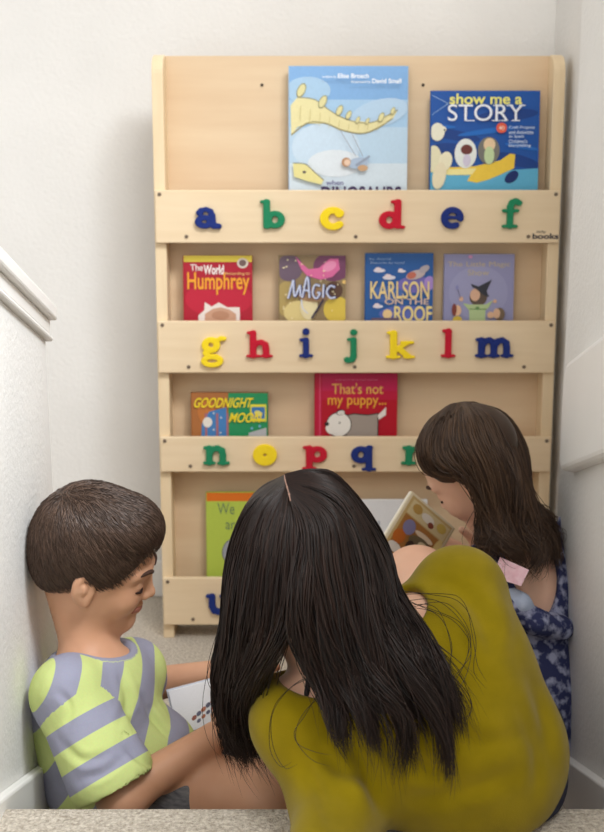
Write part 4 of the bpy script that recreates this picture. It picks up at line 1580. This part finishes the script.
# care tag sticking out of the collar
q = [P(500, 557, 1.722), P(529, 570, 1.706), P(521, 586, 1.706), P(492, 577, 1.724)]
nn_ = nrm(np.cross(q[1] - q[0], q[3] - q[0]))
M_TAG = noise_mat('pink_tag', (226, 178, 190), (240, 206, 214), 120, .8)
prism('care_tag', q, nn_ * .0014, M_TAG, daughter)

capg = [gh.hair_region(.002), Half(gh.p(0, .050, .03), gh.f * .90 - gh.u * .30, .006), Half(gh.p(0, .0, -.025), gh.f * .5 - gh.u * .85, .006)]
for s_ in (-1, 1): capg.append(gh.e((s_ * .082, .0, -.012), (.020, .022, .034), .004, 's'))
V, Q = implicit(capg, .0035)
parts = [(V, Q, np.full(len(V), .2))]
gc = gh.c
sh1 = Sheet([
    G((446, 407, 1.83), (426, 424, 1.80), (415, 450, 1.79), (425, 472, 1.785), (453, 472, 1.770), (481, 480, 1.752), (488, 506, 1.750), (483, 532, 1.750), (479, 552, 1.75)),
    G((452, 404, 1.81), (437, 420, 1.770), (430, 448, 1.752), (442, 470, 1.748), (474, 476, 1.742), (486, 506, 1.742), (483, 530, 1.742), (480, 546, 1.74), (488, 560, 1.736)),
    G((458, 403, 1.80), (453, 420, 1.752), (452, 448, 1.732), (464, 478, 1.728), (480, 510, 1.735), (492, 536, 1.735), (497, 554, 1.73), (505, 568, 1.727)),
    G((464, 402, 1.80), (472, 418, 1.750), (480, 446, 1.727), (491, 480, 1.726), (499, 514, 1.731), (509, 543, 1.73), (516, 562, 1.726), (522, 580, 1.726)),
    G((468, 402, 1.81), (490, 417, 1.768), (503, 446, 1.750), (512, 480, 1.743), (519, 514, 1.742), (526, 543, 1.737), (533, 562, 1.735), (530, 578, 1.733)),
    G((471, 402, 1.83), (499, 416, 1.806), (516, 448, 1.795), (524, 484, 1.785), (532, 512, 1.775), (540, 534, 1.768), (544, 548, 1.763), (542, 562, 1.755)),
    G((474, 402, 1.86), (505, 414, 1.855), (524, 446, 1.852), (528, 486, 1.840), (539, 512, 1.825), (548, 528, 1.812), (552, 540, 1.803), (548, 552, 1.795)),
    G((474, 404, 1.89), (500, 415, 1.905), (519, 447, 1.910), (524, 488, 1.885), (538, 512, 1.855), (548, 526, 1.835), (550, 536, 1.82), (547, 546, 1.81)),
    G((474, 405, 1.92), (490, 418, 1.945), (508, 450, 1.955), (520, 490, 1.925), (538, 512, 1.875), (547, 525, 1.85), (548, 534, 1.835), (546, 542, 1.82)),
])
v, q = sheet_core(sh1, gc, .008)
parts.append((v, q, np.full(len(v), .1)))
parts.append(sheet_strands(sh1, 5600, .0010, .0135, gc, .014, 2.2, .36, .014, 12))
parts.append(sheet_strands(sh1, 200, .0007, .012, gc, .001, 1.6, .1, .03, 0))
hair_obj(parts, HR_GIRL, daughter)


# ================================================================== books in hands
def oriented(name, c, xv, yv):
    """an empty whose x runs along xv, z along yv, y out of the back of the page"""
    x = Vector(nrm(xv))
    z = Vector(nrm(np.asarray(yv) - np.dot(yv, x) * np.array(x)))
    y = z.cross(x)
    o = bpy.data.objects.new(name, None)
    COL.objects.link(o)
    o.empty_display_size = .05
    m = Matrix((x, y, z)).transposed().to_4x4()
    m.translation = Vector(c)
    o.matrix_world = m
    return o


# girl's board book: page corners seen in the photo
g0, g1, g2 = P(413, 492, 2.02), P(455, 528, 2.055), P(382, 541, 1.985)
gb = oriented('book', g2, g1 - g0, g0 - g2)
tag(gb, 'open board book with brown and orange pictures held by the girl', 'book')
gw, gl = np.linalg.norm(g1 - g0), .105
hgt = np.linalg.norm(g0 - g2)
A = Art(lambda x: x * gw, lambda y: hgt - y * hgt, y0=-.0005, clip=(.0, gw, -.012, hgt))
A.rect(.05, .04, .97, 1.4, (196, 168, 112))
A.rect(.10, .08, .95, .34, (214, 196, 150))
A.rect(.10, .36, .95, 1.3, (170, 116, 58))
for x, y, rx, ry, c in ((.25, .18, .10, .08, (186, 150, 80)), (.5, .2, .14, .07, (232, 224, 210)), (.6, .26, .06, .05, (130, 60, 40)), (.8, .18, .10, .08, (204, 176, 90)),
                        (.28, .52, .12, .13, (136, 132, 170)), (.2, .75, .12, .12, (190, 104, 40)), (.6, .5, .2, .05, (230, 210, 180)), (.62, .66, .26, .13, (110, 96, 70)), (.66, .64, .1, .06, (210, 196, 160)),
                        (.9, .5, .07, .16, (220, 196, 130)), (.22, .95, .14, .08, (222, 214, 204)), (.6, .9, .2, .1, (180, 120, 60)), (.45, .78, .08, .1, (60, 44, 34)), (.82, .8, .1, .08, (140, 60, 40))):
    A.ell(x, y, rx, ry, c)
A.build('page', ((0, -.0004, -.012), (gw, .004, hgt), (222, 210, 180)), gb)
box('pages', (.0, .004, -.012), (gw, .010, hgt), M_PAGES, gb)
# the facing half, turned towards the girl
half = box('cover', (gw, .002, -.012), (gw + .004, .010, hgt), flat((206, 190, 150)), gb)

# boy's open book on his lap
c0, c1, c2 = P(168, 691, 1.808), P(252, 669, 1.838), P(205, 740, 1.792)
bb = oriented('book', c0, c1 - c0, c0 - c2)
tag(bb, 'open white picture book lying on the lap of the boy', 'book')
bw, bhh = .115, .068
A = Art(lambda x: x, lambda y: -y, y0=-.0006)
for i in range(5):
    A.ell(.030 + .0085 * i, .050 - .0045 * i, .0048, .0030, ((150, 84, 70), (96, 96, 120), (180, 110, 80), (90, 90, 110), (190, 130, 110))[i], -35)
    A.ell(.036 + .0085 * i, .056 - .0045 * i, .0040, .0024, ((96, 96, 120), (180, 110, 80), (90, 90, 110), (160, 84, 70), (96, 96, 120))[i], -35)
for i in range(2): A.stroke([(.02, .070 + i * .009), (.09, .070 + i * .009)], .0012, (186, 190, 206))
A.build('page', ((0, -.0005, -bhh), (bw, .003, 0), (238, 238, 242)), bb)
box('cover', (-.002, .003, -bhh - .003), (bw + .002, .006, .003), flat((210, 214, 224)), bb)

# ================================================================== light
w = bpy.data.worlds.new('world')
sc.world = w
w.use_nodes = True
bg = w.node_tree.nodes['Background']
bg.inputs['Color'].default_value = (1.0, 0.975, 0.945, 1)
bg.inputs['Strength'].default_value = 0.70


def area(name, loc, target, size, power, colr):
    ld = bpy.data.lights.new(name, 'AREA')
    ld.shape = 'RECTANGLE'
    ld.size, ld.size_y = size
    ld.energy = power
    ld.color = colr
    o = bpy.data.objects.new(name, ld)
    COL.objects.link(o)
    o.location = loc
    d = Vector(target) - Vector(loc)
    o.rotation_euler = d.to_track_quat('-Z', 'Y').to_euler()
    return o


area('window_light', (.6, .1, 3.2), (-.35, 1.9, .6), (.8, .8), 34, (1, .98, .955))
area('hall_light', (-.4, -.9, 2.3), (.1, 2.2, .7), (1.4, 1.2), 13, (1, .985, .96))
side_fill = area('side_fill_light', (1.0, .45, 2.7), (-.39, .95, .85), (.5, .5), 17, (.90, .95, 1))  # added lamp to brighten the half wall; no window known there
side_fill.data.spread = math.radians(75)
